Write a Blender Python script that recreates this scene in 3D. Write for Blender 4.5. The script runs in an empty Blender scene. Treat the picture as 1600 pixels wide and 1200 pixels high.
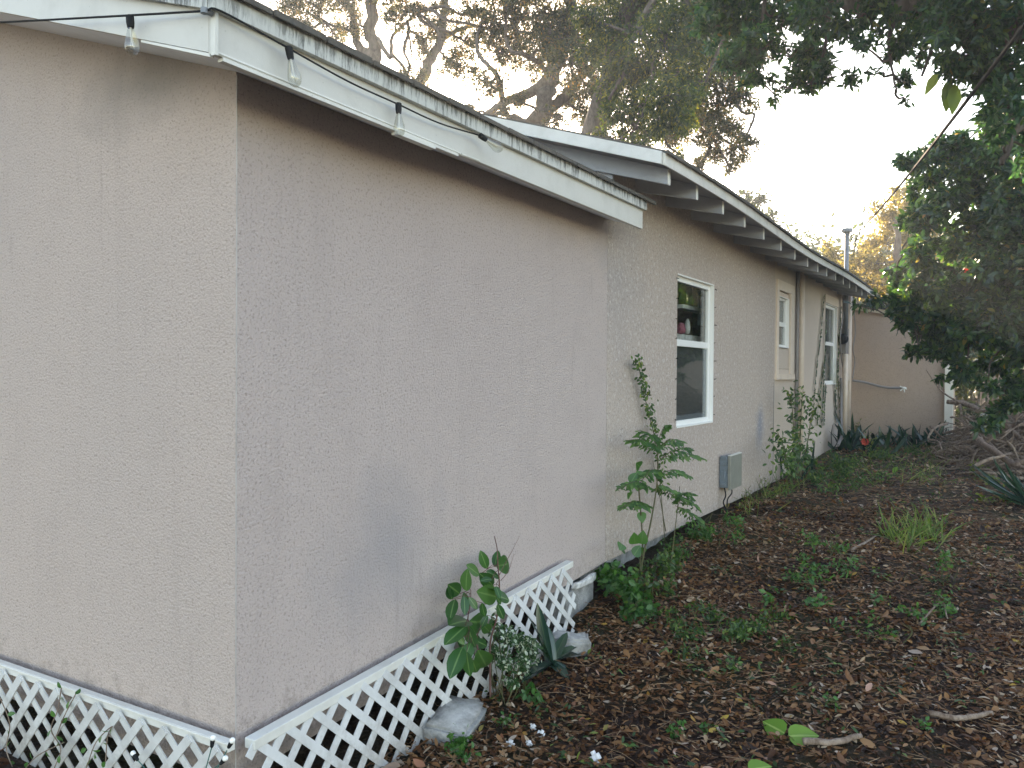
import bpy, math, random
import numpy as np
from mathutils import Vector, Matrix
random.seed(7); rng = np.random.default_rng(7)
S = bpy.context.scene; COL = S.collection
# ---------------------------------------------------------------- camera
CF, YAW, PIT, ROL = 1277.04, 0.538682, -0.0137250, 0.00646565
CP = Vector((2.28537, -1.95133, 1.65353))
_F = Vector((-math.sin(YAW)*math.cos(PIT), math.cos(YAW)*math.cos(PIT), math.sin(PIT)))
_R0 = Vector((math.cos(YAW), math.sin(YAW), 0)); _U0 = _R0.cross(_F)
_R = _R0*math.cos(ROL) + _U0*math.sin(ROL); _U = -_R0*math.sin(ROL) + _U0*math.cos(ROL)
cam = bpy.data.cameras.new('camera'); co = bpy.data.objects.new('camera', cam); COL.objects.link(co)
co.matrix_world = Matrix((( _R.x,_U.x,-_F.x,CP.x),(_R.y,_U.y,-_F.y,CP.y),(_R.z,_U.z,-_F.z,CP.z),(0,0,0,1)))
cam.sensor_width = 36; cam.lens = CF/1600*36; cam.clip_end = 2000; cam.clip_start = .05
S.camera = co
# ---------------------------------------------------------------- light
SUN_AZ, SUN_EL = -35.0, 19.0
w = bpy.data.worlds.new('World'); S.world = w; w.use_nodes = True
nt = w.node_tree; bg = nt.nodes['Background']
sky = nt.nodes.new('ShaderNodeTexSky'); sky.sky_type = 'NISHITA'; sky.sun_disc = False
sky.sun_elevation = math.radians(SUN_EL); sky.sun_rotation = math.radians(SUN_AZ) % (2*math.pi)
sky.air_density = 1.0; sky.dust_density = .8; sky.ozone_density = 1.0
nt.links.new(sky.outputs[0], bg.inputs[0]); bg.inputs[1].default_value = 0.15
sl = bpy.data.lights.new('sun', 'SUN'); sl.energy = 4.0; sl.angle = math.radians(.6); sl.color = (1, .89, .72)
so = bpy.data.objects.new('sun', sl); COL.objects.link(so)
sd = Vector((math.sin(math.radians(SUN_AZ))*math.cos(math.radians(SUN_EL)), math.cos(math.radians(SUN_AZ))*math.cos(math.radians(SUN_EL)), math.sin(math.radians(SUN_EL))))
so.rotation_euler = sd.to_track_quat('Z', 'Y').to_euler(); so.location = (0, 0, 12)
vs = S.view_settings; vs.view_transform = 'Standard'; vs.look = 'None'; vs.gamma = 1; vs.exposure = 2.43
vs.use_curve_mapping = False
try:
    vs.use_white_balance = True; vs.white_balance_temperature = 7850; vs.white_balance_tint = 15
except Exception as e: print(e)
S.render.engine = 'CYCLES'
try:
    S.cycles.max_bounces = 8; S.cycles.transparent_max_bounces = 16
except Exception: pass

# ---------------------------------------------------------------- helpers
def ray(u, v): return _F + _R*((u-800)/CF) - _U*((v-600)/CF)
def at(u, v, x=None, y=None, z=None):      # a point of the photo on a real plane of the place
    d = ray(u, v)
    t = (x-CP.x)/d.x if x is not None else ((y-CP.y)/d.y if y is not None else (z-CP.z)/d.z)
    return CP + d*t
GY = [(-40, -.1), (-3, -.03), (0, 0), (1.5, .04), (2.5, .12), (3.2, .20), (5, .30), (6, .345), (9, .42), (13, .50), (20, .6), (400, .7)]
def gz(x, y):
    for (a, za), (b, zb) in zip(GY, GY[1:]):
        if y <= b:
            t = (y-a)/(b-a); base = za+(zb-za)*t; break
    else: base = .7
    return base + .018*math.sin(x*2.1+y*1.3)*math.sin(y*1.7-x*.6+.5) + .012*math.sin(x*5.3-y*3.9)*(1 if x > 0 else 0)
def tag(o, label=None, cat=None, group=None, kind=None):
    if label: o['label'] = label
    if cat: o['category'] = cat
    if group: o['group'] = group
    if kind: o['kind'] = kind
    return o
def empty(name, loc, label, cat, group=None):
    o = bpy.data.objects.new(name, None); COL.objects.link(o); o.location = loc; o.empty_display_size = .2
    return tag(o, label, cat, group)
def link(name, me, mat, parent=None, smooth=False):
    o = bpy.data.objects.new(name, me); COL.objects.link(o)
    for m in (mat if isinstance(mat, (list, tuple)) else [mat]): me.materials.append(m)
    if smooth: me.polygons.foreach_set('use_smooth', [True]*len(me.polygons))
    if parent is not None:
        o.parent = parent
        p = Vector((0,0,0)); q = parent
        while q is not None: p += q.location; q = q.parent
        o.location = -p
    return o
class MB:
    def __init__(s): s.v = []; s.f = []; s.r = []
    def add(s, vs, fs, r=None):
        n = len(s.v); s.v += [tuple(p) for p in vs]; s.f += [tuple(i+n for i in f) for f in fs]
        s.r += [random.random() if r is None else r]*len(vs); return s
    def box(s, a, b, r=None):
        x0,x1=sorted((a[0],b[0])); y0,y1=sorted((a[1],b[1])); z0,z1=sorted((a[2],b[2]))
        return s.add([(x0,y0,z0),(x1,y0,z0),(x1,y1,z0),(x0,y1,z0),(x0,y0,z1),(x1,y0,z1),(x1,y1,z1),(x0,y1,z1)],
              [(3,2,1,0),(4,5,6,7),(0,1,5,4),(1,2,6,5),(2,3,7,6),(3,0,4,7)], r)
    def prism(s, poly, d, r=None):         # poly: 3-D outline, d: extrusion vector
        n=len(poly); P=[Vector(p) for p in poly]; Q=[p+Vector(d) for p in P]
        return s.add(P+Q, [tuple(range(n)), tuple(range(2*n-1,n-1,-1))]+[(i,(i+1)%n+0,(i+1)%n+n,i+n)[::-1] for i in range(n)], r)
    def tube(s, pts, rad, n=8, r=None, cap=True):
        pts=[Vector(p) for p in pts]; m=len(pts)
        if not isinstance(rad,(list,tuple)): rad=[rad]*m
        V=[]; Fc=[]; up=Vector((0,0,1)); prev=None
        for i,p in enumerate(pts):
            d=(pts[min(i+1,m-1)]-pts[max(i-1,0)])
            if d.length<1e-9: d=Vector((0,0,1))
            d.normalize()
            if prev is None:
                a=d.orthogonal().normalized()
            else:
                a=prev-d*prev.dot(d)
                a = a.normalized() if a.length>1e-6 else d.orthogonal().normalized()
            prev=a; b=d.cross(a)
            for k in range(n):
                t=2*math.pi*k/n; V.append(p+(a*math.cos(t)+b*math.sin(t))*rad[i])
        for i in range(m-1):
            for k in range(n):
                k2=(k+1)%n; Fc.append((i*n+k,i*n+k2,(i+1)*n+k2,(i+1)*n+k))
        if cap: Fc+= [tuple(range(n-1,-1,-1)), tuple((m-1)*n+k for k in range(n))]
        return s.add(V,Fc,r)
    def lathe(s, prof, M, n=16, r=None):   # prof: (radius,height); M: matrix
        V=[];Fc=[];m=len(prof)
        for (q,h) in prof:
            for k in range(n):
                t=2*math.pi*k/n; V.append(M@Vector((q*math.cos(t),q*math.sin(t),h)))
        for i in range(m-1):
            for k in range(n):
                k2=(k+1)%n; Fc.append((i*n+k,i*n+k2,(i+1)*n+k2,(i+1)*n+k))
        Fc+= [tuple(range(n-1,-1,-1)), tuple((m-1)*n+k for k in range(n))]
        return s.add(V,Fc,r)
    def build(s, name, mat, parent=None, smooth=False, bevel=0):
        me=bpy.data.meshes.new(name); me.from_pydata(s.v,[],s.f); me.update()
        a=me.attributes.new('rnd','FLOAT','POINT'); a.data.foreach_set('value', s.r)
        o=link(name,me,mat,parent,smooth)
        if bevel:
            m=o.modifiers.new('bevel','BEVEL'); m.width=bevel; m.segments=2; m.limit_method='ANGLE'
        return o
def curve_pts(pts, n=6):                    # Catmull-Rom
    pts=[Vector(p) for p in pts]
    P=[pts[0]*2-pts[1]]+pts+[pts[-1]*2-pts[-2]]; out=[]
    for i in range(1,len(P)-2):
        a,b,c,d=P[i-1:i+3]
        for k in range(n):
            t=k/n; out.append(.5*((2*b)+(c-a)*t+(2*a-5*b+4*c-d)*t*t+(3*b-a-3*c+d)*t**3))
    out.append(pts[-1]); return out
# ---- leaves in bulk ----------------------------------------------------
SH = {'oval':[(0,0),(.2,.62),(.5,1),(.8,.66),(1,0)], 'lance':[(0,0),(.25,.8),(.5,1),(.78,.55),(1,0)],
      'heart':[(0,0),(.03,.5),(.12,.86),(.3,1),(.5,.9),(.7,.64),(.87,.3),(1,0)], 'ovalf':[(0,0),(.08,.42),(.24,.80),(.45,1),(.65,.93),(.82,.62),(.94,.27),(1,0)],'strap':[(0,.7),(.25,.9),(.6,1),(.85,.6),(1,0)]}
def leaf_mesh(name, pos, dirs, nors, L, W, shape='oval', simple=False, fold=.25, curl=.25, rnd=None, mat=None, parent=None):
    pos=np.asarray(pos,float); d=np.asarray(dirs,float); n=np.asarray(nors,float); N=len(pos)
    if N==0: return None
    L=np.broadcast_to(np.asarray(L,float),(N,)); W=np.broadcast_to(np.asarray(W,float),(N,))
    fold=np.broadcast_to(np.asarray(fold,float),(N,)); curl=np.broadcast_to(np.asarray(curl,float),(N,))
    d=d/np.linalg.norm(d,axis=1,keepdims=True); s=np.cross(d,n); s/= np.linalg.norm(s,axis=1,keepdims=True)+1e-9; n=np.cross(s,d)
    prof=SH[shape] if not simple else [(0,0),(.48,1),(1,0)]
    cols=[]; rib=[]
    def pt(t,wd): return pos + d*(L*t)[:,None] + s*(W*.5*wd)[:,None] + n*(abs(wd)*W*.5*fold - curl*L*t*t)[:,None]
    rows=[]
    if shape=='strap' and not simple: prof=[(t,w_) for t,w_ in prof]
    for (t,wd) in prof:
        if wd==0: rows.append([len(cols)]); cols.append(pt(t,0)); rib.append(1)
        elif simple: rows.append([len(cols),len(cols)+1]); cols+= [pt(t,-wd),pt(t,wd)]; rib+=[0,0]
        else: rows.append([len(cols),len(cols)+1,len(cols)+2]); cols+= [pt(t,-wd),pt(t,0),pt(t,wd)]; rib+=[0,1,0]
    k=len(cols); V=np.stack(cols,1).reshape(-1,3)
    fs=[]
    for a,b in zip(rows,rows[1:]):
        if len(a)==1 and len(b)==1: continue
        if len(a)==1: fs+=[(a[0],b[i+1],b[i]) for i in range(len(b)-1)]
        elif len(b)==1: fs+=[(a[i],a[i+1],b[0]) for i in range(len(a)-1)]
        else: fs+=[(a[i],a[i+1],b[i+1],b[i]) for i in range(len(a)-1)]
    if simple: fs=[(0,2,1),(1,2,3)]
    sizes=np.array([len(f) for f in fs]); flat=np.concatenate([np.array(f) for f in fs])
    me=bpy.data.meshes.new(name); me.vertices.add(N*k); me.vertices.foreach_set('co',V.ravel())
    loops=(flat[None,:]+ (np.arange(N)*k)[:,None]).ravel(); me.loops.add(len(loops)); me.loops.foreach_set('vertex_index',loops.astype(np.int32))
    tot=np.tile(sizes,N); st=np.concatenate([[0],np.cumsum(tot)[:-1]])
    me.polygons.add(len(tot)); me.polygons.foreach_set('loop_start',st.astype(np.int32))
    me.update(calc_edges=True)
    a=me.attributes.new('rnd','FLOAT','POINT'); rr=rng.random(N) if rnd is None else np.asarray(rnd); a.data.foreach_set('value',np.repeat(rr,k))
    b=me.attributes.new('rib','FLOAT','POINT'); b.data.foreach_set('value',np.tile(np.array(rib,float),N))
    me.validate()
    return link(name,me,mat,parent,smooth=not simple)
def rv(n): 
    a=rng.normal(size=(n,3)); return a/np.linalg.norm(a,axis=1,keepdims=True)
# ---------------------------------------------------------------- materials
def lin(c): return tuple(((x/255)/12.92 if x/255<=.04045 else ((x/255+.055)/1.055)**2.4) for x in c)+(1,)
class Mat:
    def __init__(s,name):
        s.m=bpy.data.materials.new(name); s.m.use_nodes=True; s.n=s.m.node_tree.nodes; s.l=s.m.node_tree.links
        s.p=s.n['Principled BSDF']; s.out=s.n['Material Output']; s.tc=None
    def node(s,t,**k):
        a=s.n.new(t)
        for kk,v in k.items(): setattr(a,kk,v)
        return a
    def coord(s,scale=(1,1,1)):
        if s.tc is None: s.tc=s.node('ShaderNodeNewGeometry')
        mp=s.node('ShaderNodeMapping'); mp.inputs['Scale'].default_value=scale
        s.l.new(s.tc.outputs['Position'],mp.inputs['Vector']); return mp.outputs[0]
    def noise(s,scale,detail=4,rough=.5,sc=(1,1,1)):
        a=s.node('ShaderNodeTexNoise'); a.inputs['Scale'].default_value=scale; a.inputs['Detail'].default_value=detail; a.inputs['Roughness'].default_value=rough
        s.l.new(s.coord(sc),a.inputs['Vector']); return a.outputs['Fac']
    def vor(s,scale,feature='F1',sc=(1,1,1)):
        a=s.node('ShaderNodeTexVoronoi',feature=feature); a.inputs['Scale'].default_value=scale
        s.l.new(s.coord(sc),a.inputs['Vector']); return a.outputs['Distance']
    def ramp(s,fac,stops,interp='LINEAR'):
        r=s.node('ShaderNodeValToRGB'); r.color_ramp.interpolation=interp; e=r.color_ramp.elements
        e[0].position=stops[0][0]; e[0].color=stops[0][1]; e[1].position=stops[-1][0]; e[1].color=stops[-1][1]
        for p,c in stops[1:-1]: x=e.new(p); x.color=c
        s.l.new(fac,r.inputs[0]); return r.outputs[0]
    def mix(s,f,a,b,mode='MIX'):
        m=s.node('ShaderNodeMix',data_type='RGBA',blend_type=mode)
        for sock,val in ((m.inputs[0],f),(m.inputs[6],a),(m.inputs[7],b)):
            if hasattr(val,'is_linked'): s.l.new(val,sock)
            else: sock.default_value=val
        return m.outputs[2]
    def math(s,op,a,b=None,clamp=False):
        m=s.node('ShaderNodeMath',operation=op,use_clamp=clamp)
        for i,val in enumerate((a,b)):
            if val is None: continue
            if hasattr(val,'is_linked'): s.l.new(val,m.inputs[i])
            else: m.inputs[i].default_value=val
        return m.outputs[0]
    def attr(s,name):
        a=s.node('ShaderNodeAttribute',attribute_name=name); return a.outputs['Fac']
    def set(s,base=None,rough=None,spec=None,metal=None):
        for k,v in (('Base Color',base),('Roughness',rough),('Specular IOR Level',spec),('Metallic',metal)):
            if v is None: continue
            if hasattr(v,'is_linked'): s.l.new(v,s.p.inputs[k])
            else: s.p.inputs[k].default_value=v
        return s
    def bump(s,h,dist=.01,strength=1,prev=None):
        b=s.node('ShaderNodeBump'); b.inputs['Strength'].default_value=strength; b.inputs['Distance'].default_value=dist
        s.l.new(h,b.inputs['Height'])
        if prev is not None: s.l.new(prev,b.inputs['Normal'])
        s.l.new(b.outputs[0],s.p.inputs['Normal']); return b.outputs[0]
BLK=(0,0,0,1); WHT=(1,1,1,1)
def G(v): return (v,v,v,1)
def leafmat(name, stops, trans=.45, tcol=None, rough=.45, rib=None, spec=.5):
    M=Mat(name); c=M.ramp(M.attr('rnd'),stops)
    c=M.mix(.35,c,M.ramp(M.noise(9,3),[(.3,G(.35)),(.7,G(1.25))]),'MULTIPLY') if rib is None else c
    if rib:
        f=M.ramp(M.attr('rib'),[(.86,BLK),(.97,G(.8))]); c=M.mix(f,c,rib)
    M.set(base=c,rough=rough,spec=spec)
    t=M.node('ShaderNodeBsdfTranslucent'); mx=M.node('ShaderNodeMixShader'); mx.inputs[0].default_value=trans
    tc=M.mix(1.0,c,tcol or (2.2,2.0,.9,1),'MULTIPLY')
    M.l.new(tc,t.inputs[0]); M.l.new(M.p.outputs[0],mx.inputs[1]); M.l.new(t.outputs[0],mx.inputs[2]); M.l.new(mx.outputs[0],M.out.inputs[0])
    return M.m
def stucco(name, colA, colB, stains=(), bumpd=.0045, flat=0.0, speck=0.0):
    M=Mat(name)
    big=M.noise(.55,3,.5); c=M.mix(M.ramp(big,[(.35,BLK),(.65,WHT)]),colA,colB)
    fine=M.noise(85,4,.6)
    c=M.mix(M.ramp(fine,[(.36,G(.75)),(.45,BLK)]),c,tuple(x*.62 for x in colA[:3])+(1,))
    c=M.mix(M.ramp(M.noise(3.1,5,.65),[(.5,BLK),(.8,G(.30))]),c,tuple(x*.78 for x in colA[:3])+(1,))
    streak=M.noise(2.6,4,.6,(3.2,3.2,.25)); c=M.mix(M.ramp(streak,[(.55,BLK),(.78,G(.22))]),c,tuple(x*.72 for x in colA[:3])+(1,))
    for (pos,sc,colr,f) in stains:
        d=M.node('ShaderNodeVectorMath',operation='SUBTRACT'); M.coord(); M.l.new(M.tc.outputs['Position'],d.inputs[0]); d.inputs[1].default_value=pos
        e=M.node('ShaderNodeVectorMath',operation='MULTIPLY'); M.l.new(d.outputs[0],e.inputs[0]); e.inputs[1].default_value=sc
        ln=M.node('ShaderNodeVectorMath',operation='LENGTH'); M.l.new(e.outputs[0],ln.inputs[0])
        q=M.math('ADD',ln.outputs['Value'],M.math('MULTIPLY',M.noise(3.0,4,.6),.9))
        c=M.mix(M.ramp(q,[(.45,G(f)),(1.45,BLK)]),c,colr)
    if speck:
        sp=M.noise(27,4,.75); c=M.mix(M.ramp(sp,[(.53,BLK),(.66,G(speck))]),c,(.62,.57,.52,1)); c=M.mix(M.ramp(M.noise(48,4,.7),[(.33,G(speck)),(.46,BLK)]),c,(.24,.21,.20,1))
    run=M.noise(11,5,.7,(1,1,.07)); pm=M.noise(1.7,3,.6); c=M.mix(M.math('MULTIPLY',M.ramp(run,[(.60,BLK),(.70,G(.42))]),M.ramp(pm,[(.48,BLK),(.62,WHT)])),c,tuple(x*.6 for x in colA[:3])+(1,))
    sx=M.node('ShaderNodeSeparateXYZ'); M.coord(); M.l.new(M.tc.outputs['Position'],sx.inputs[0])
    spl=M.math('ADD',M.math('MULTIPLY',sx.outputs[2],-1.6),M.math('MULTIPLY',M.noise(14,6,.75),1.6)); c=M.mix(M.ramp(spl,[(.10,BLK),(.42,G(.5))]),c,(.20,.165,.135,1))
    # a few nail heads / specks
    v=M.vor(2.3); c=M.mix(M.ramp(v,[(.010,WHT),(.014,BLK)]),c,(.02,.018,.016,1))
    M.set(base=c,rough=.88,spec=.25)
    h1=M.noise(105,3,.55); h2=M.vor(120,'SMOOTH_F1'); h=M.math('ADD',M.ramp(h1,[(.38,BLK),(.62,WHT)]),M.math('MULTIPLY',h2,.5))
    n1=M.bump(M.noise(7,2),.012,.35); M.bump(M.math('ADD',h,M.math('MULTIPLY',M.noise(240,2,.5),.5)),bumpd,.56-flat,n1)
    return M.m
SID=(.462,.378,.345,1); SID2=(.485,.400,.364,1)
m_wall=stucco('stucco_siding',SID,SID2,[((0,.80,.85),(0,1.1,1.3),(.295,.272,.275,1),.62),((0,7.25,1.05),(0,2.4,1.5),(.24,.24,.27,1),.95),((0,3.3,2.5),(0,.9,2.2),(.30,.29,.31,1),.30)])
m_wall2=stucco('stucco_siding_worn',(.462,.375,.322,1),(.495,.405,.345,1),[((0,7.25,1.05),(0,2.4,1.5),(.24,.24,.27,1),.95),((0,3.3,2.3),(0,.9,.8),(.30,.29,.31,1),.35)],.0055,0,.85)
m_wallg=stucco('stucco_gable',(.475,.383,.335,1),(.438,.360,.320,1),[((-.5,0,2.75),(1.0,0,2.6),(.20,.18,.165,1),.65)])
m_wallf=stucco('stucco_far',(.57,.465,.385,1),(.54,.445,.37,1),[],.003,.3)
m_wing=stucco('stucco_wing',(.46,.34,.26,1),(.42,.315,.245,1),[],.002,.5)
def painted(name,col,dirt=.3,streaks=0,rough=.5,soil=0):
    M=Mat(name); c=M.mix(M.ramp(M.noise(6,5,.65),[(.45,BLK),(.75,G(dirt))]),col,(col[0]*.55,col[1]*.53,col[2]*.5,1))
    c=M.mix(M.ramp(M.vor(26),[(.03,G(.5)),(.09,BLK)]),c,(col[0]*.5,col[1]*.5,col[2]*.45,1))
    if streaks:
        sx=M.node('ShaderNodeSeparateXYZ'); M.coord(); M.l.new(M.tc.outputs['Position'],sx.inputs[0]); s1=M.math('ADD',M.noise(42,5,.8,(1,1,.13)),M.math('MULTIPLY',M.math('SUBTRACT',sx.outputs[2],2.752),2.4)) if streaks>.9 else M.noise(34,5,.75,(1,1,.16)); g=M.noise(2.6,4,.65)
        f=M.math('MULTIPLY',M.ramp(s1,[(.47,BLK),(.60,WHT)]),M.ramp(g,[(.34,G(.15)),(.52,WHT)]),True)
        c=M.mix(M.math('MULTIPLY',f,streaks),c,(.05,.05,.045,1))
    if soil:
        sx=M.node('ShaderNodeSeparateXYZ'); M.coord(); M.l.new(M.tc.outputs['Position'],sx.inputs[0])
        q=M.math('ADD',M.math('MULTIPLY',sx.outputs[2],-2.2),M.math('MULTIPLY',M.noise(17,6,.8),1.5)); c=M.mix(M.ramp(q,[(.22,BLK),(.75,G(soil))]),c,(.16,.12,.085,1))
    M.set(base=c,rough=rough,spec=.4); M.bump(M.noise(18,4,.6),.002,.5); return M.m
m_fascia=painted('white_fascia_paint',(.57,.55,.50,1),.3)
m_drip=painted('mildewed_white_board',(.52,.52,.48,1),.4,.95)
m_soffit=painted('soffit_paint',(.78,.81,.86,1),.25)
m_trim=painted('white_trim',(.66,.64,.58,1),.35)
m_raft=painted('rafter_eave_shade',(.33,.34,.37,1),.35)  # bluish eave shadow worked into the rafter colour
m_under=painted('sheathing_eave_shade',(.10,.10,.12,1),.3)  # colour darkened to carry the shade under the eave
m_tan=painted('tan_trim',(.68,.56,.46,1),.3)
m_latt=painted('lattice_plastic',(.60,.595,.575,1),.6,0,.5,.55)
M=Mat('shingle'); M.set(base=M.mix(M.noise(40,3),(.045,.042,.036,1),(.11,.10,.085,1)),rough=.95); M.bump(M.noise(60,3),.004); m_shing=M.m
M=Mat('vinyl_frame'); M.set(base=(.80,.79,.76,1),rough=.35); m_vinyl=M.m
M=Mat('dark_interior'); M.set(base=(.05,.045,.04,1),rough=.9); m_dark=M.m
M=Mat('screen_mesh'); M.set(base=(.05,.052,.05,1),rough=.55,spec=.6); m_screen=M.m
def glassmat(name,tint,rf=.085):
    M=Mat(name); g=M.node('ShaderNodeBsdfGlossy'); g.inputs['Roughness'].default_value=.015; g.inputs[0].default_value=(.9,.9,.9,1)
    t=M.node('ShaderNodeBsdfTransparent'); t.inputs[0].default_value=tint
    fr=M.node('ShaderNodeLayerWeight'); fr.inputs[0].default_value=.5; fo=M.math('ADD',M.math('MULTIPLY',M.math('POWER',fr.outputs['Facing'],4.5),.35),rf,True)
    mx=M.node('ShaderNodeMixShader'); M.l.new(fo,mx.inputs[0]); M.l.new(t.outputs[0],mx.inputs[1]); M.l.new(g.outputs[0],mx.inputs[2]); M.l.new(mx.outputs[0],M.out.inputs[0]); return M.m
m_glass=glassmat('window_glass',(.92,.94,.93,1)); m_bulb=glassmat('bulb_glass',(.86,.86,.82,1),.10)
M=Mat('black_rubber'); M.set(base=(.016,.017,.018,1),rough=.8,spec=.15); m_blk=M.m
M=Mat('filament'); M.set(base=(.75,.7,.6,1),rough=.4); m_fil=M.m
M=Mat('white_globe'); M.set(base=(.85,.84,.8,1),rough=.3); m_globe=M.m
M=Mat('green_wire'); M.set(base=(.03,.12,.10,1),rough=.5); m_gwire=M.m
def metal(name,col,rough=.5,met=.4):
    M=Mat(name); c=M.mix(M.ramp(M.noise(9,5,.65),[(.4,BLK),(.75,G(.5))]),col,(col[0]*.6,col[1]*.57,col[2]*.52,1)); M.set(base=c,rough=rough,metal=met); return M.m
m_box=metal('grey_box_metal',(.17,.21,.24,1),.5,.1); m_boxf=metal('box_cover_metal',(.235,.235,.20,1),.5,.1)
m_pipe=metal('galvanised_pipe',(.20,.22,.24,1),.6,.3); m_ptan=painted('painted_conduit',(.66,.54,.44,1),.4); m_pdark=painted('grey_conduit',(.22,.20,.19,1),.3)
M=Mat('concrete'); n=M.noise(7,6,.7); c=M.ramp(n,[(.3,(.11,.11,.10,1)),(.5,(.32,.31,.29,1)),(.68,(.50,.48,.45,1))]); M.set(base=c,rough=.95); M.bump(M.noise(28,6,.7),.012,.9); m_conc=M.m
M=Mat('rubble'); c=M.ramp(M.noise(20,5,.7),[(.3,(.35,.34,.32,1)),(.6,(.72,.70,.67,1))]); M.set(base=c,rough=.95); M.bump(M.noise(40,4),.002); m_rub=M.m
def bark(name,a,b,sc=14):
    M=Mat(name); n=M.noise(sc,6,.7,(1,1,.3)); c=M.mix(M.ramp(n,[(.35,BLK),(.65,WHT)]),a,b); M.set(base=c,rough=.95,spec=.2); M.bump(n,.02,.8); return M.m
m_bark=bark('oak_bark',(.07,.055,.045,1),(.17,.14,.12,1)); m_twig=bark('dry_twig',(.13,.085,.06,1),(.34,.26,.20,1),30); m_stem=bark('green_stem',(.07,.07,.03,1),(.13,.12,.06,1),40)
m_bstick=bark('bark_stick',(.11,.07,.05,1),(.30,.22,.17,1),22)
# ground
M=Mat('ground_soil'); n=M.noise(22,8,.75); v=M.vor(34)
c=M.ramp(n,[(.25,(.010,.006,.004,1)),(.48,(.035,.018,.011,1)),(.66,(.075,.042,.026,1)),(.85,(.15,.10,.07,1))])
far=M.ramp(M.noise(1.1,4,.6),[(.45,BLK),(.7,G(.6))]); c=M.mix(far,c,(.045,.06,.018,1)); M.set(base=c,rough=.95,spec=.2)
nb=M.bump(n,.03,.9); M.bump(v,.02,.7,nb); m_ground=M.m
litter_stops=[(0,(.022,.009,.004,1)),(.22,(.090,.034,.012,1)),(.45,(.185,.080,.030,1)),(.68,(.28,.145,.062,1)),(.84,(.42,.31,.20,1)),(.955,(.42,.33,.26,1)),(.97,(.30,.09,.03,1)),(1,(.42,.28,.05,1))]
m_litter=leafmat('leaf_litter_dry',litter_stops,.15,(1.6,1.2,.8,1),.55,spec=.25)
m_oak=leafmat('oak_leaf',[(0,(.022,.034,.024,1)),(.45,(.044,.060,.036,1)),(.78,(.080,.090,.040,1)),(.93,(.15,.11,.04,1)),(1,(.26,.16,.055,1))],.48,(2.3,1.9,.95,1),.5)
m_oakg=leafmat('oak_leaf_green',[(0,(.018,.032,.020,1)),(.5,(.036,.062,.030,1)),(.85,(.085,.105,.030,1)),(1,(.20,.19,.04,1))],.52,(2.6,2.4,.8,1),.5)
m_can=leafmat('canopy_leaf',[(0,(.018,.042,.034,1)),(.5,(.034,.074,.048,1)),(.85,(.058,.11,.05,1)),(.985,(.10,.14,.04,1)),(1,(.25,.15,.05,1))],.5,(1.6,2.2,1.0,1),.35)
m_shr=leafmat('shrub_leaf',[(0,(.016,.042,.026,1)),(.5,(.036,.082,.040,1)),(.88,(.075,.14,.04,1)),(.975,(.15,.19,.04,1)),(.995,(.30,.20,.08,1)),(1,(.45,.22,.10,1))],.38,(1.7,2.2,.8,1),.28,spec=.6)
m_gold=leafmat('golden_leaf',[(0,(.10,.10,.03,1)),(.5,(.24,.21,.07,1)),(.8,(.36,.30,.11,1)),(1,(.45,.36,.15,1))],.6,(1.6,1.45,.85,1),.6)
m_hedge=leafmat('hedge_leaf',[(0,(.015,.03,.012,1)),(.6,(.04,.065,.02,1)),(1,(.10,.12,.03,1))],.35,None,.5)
m_weed=leafmat('weed_leaf',[(0,(.020,.050,.016,1)),(.5,(.045,.10,.024,1)),(.85,(.085,.16,.03,1)),(1,(.19,.22,.05,1))],.35,(1.7,2.0,.6,1),.5)
m_weedy=leafmat('yellow_weed_leaf',[(0,(.06,.09,.015,1)),(.6,(.13,.18,.03,1)),(1,(.24,.26,.05,1))],.4,(1.6,1.8,.6,1),.5)
m_fern=leafmat('fern_weed_leaf',[(0,(.035,.10,.028,1)),(.6,(.065,.155,.04,1)),(1,(.12,.22,.06,1))],.4,(1.6,1.9,.7,1),.5)
m_grass=leafmat('grass_blade',[(0,(.06,.11,.02,1)),(.6,(.12,.19,.04,1)),(1,(.28,.28,.10,1))],.4,(1.6,1.8,.7,1),.5)
m_sap=leafmat('sapling_leaf',[(0,(.020,.070,.020,1)),(.6,(.035,.110,.028,1)),(1,(.060,.150,.035,1))],.28,(1.6,2.0,.6,1),.32,rib=(.16,.26,.10,1))
m_heart=leafmat('heart_leaf',[(0,(.028,.095,.022,1)),(1,(.07,.18,.04,1))],.35,(1.5,1.9,.6,1),.42,rib=(.10,.20,.06,1))
m_bigl=leafmat('large_leaf_yellow_green',[(0,(.09,.205,.022,1)),(1,(.15,.27,.035,1))],.3,(1.4,1.8,.6,1),.45,rib=(.32,.42,.12,1))
m_var=leafmat('variegated_leaf',[(0,(.03,.08,.025,1)),(.70,(.05,.12,.035,1)),(.76,(.5,.55,.42,1)),(1,(.62,.65,.52,1))],.3,(1.4,1.5,1,1),.5)
m_strap=leafmat('strap_leaf',[(0,(.010,.030,.022,1)),(.7,(.018,.050,.032,1)),(1,(.04,.08,.04,1))],.15,(1.5,2,1,1),.25,rib=(.05,.10,.05,1),spec=.6)
m_flower=leafmat('red_petal',[(0,(.70,.07,.05,1)),(1,(.85,.16,.10,1))],.3,(1.3,1,.9,1),.5)
m_pinkl=leafmat('pink_dead_leaf',[(0,(.42,.24,.19,1)),(1,(.5,.3,.24,1))],.2,None,.6)
m_needle=bark('pine_straw',(.16,.09,.05,1),(.36,.24,.15,1),40)

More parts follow.
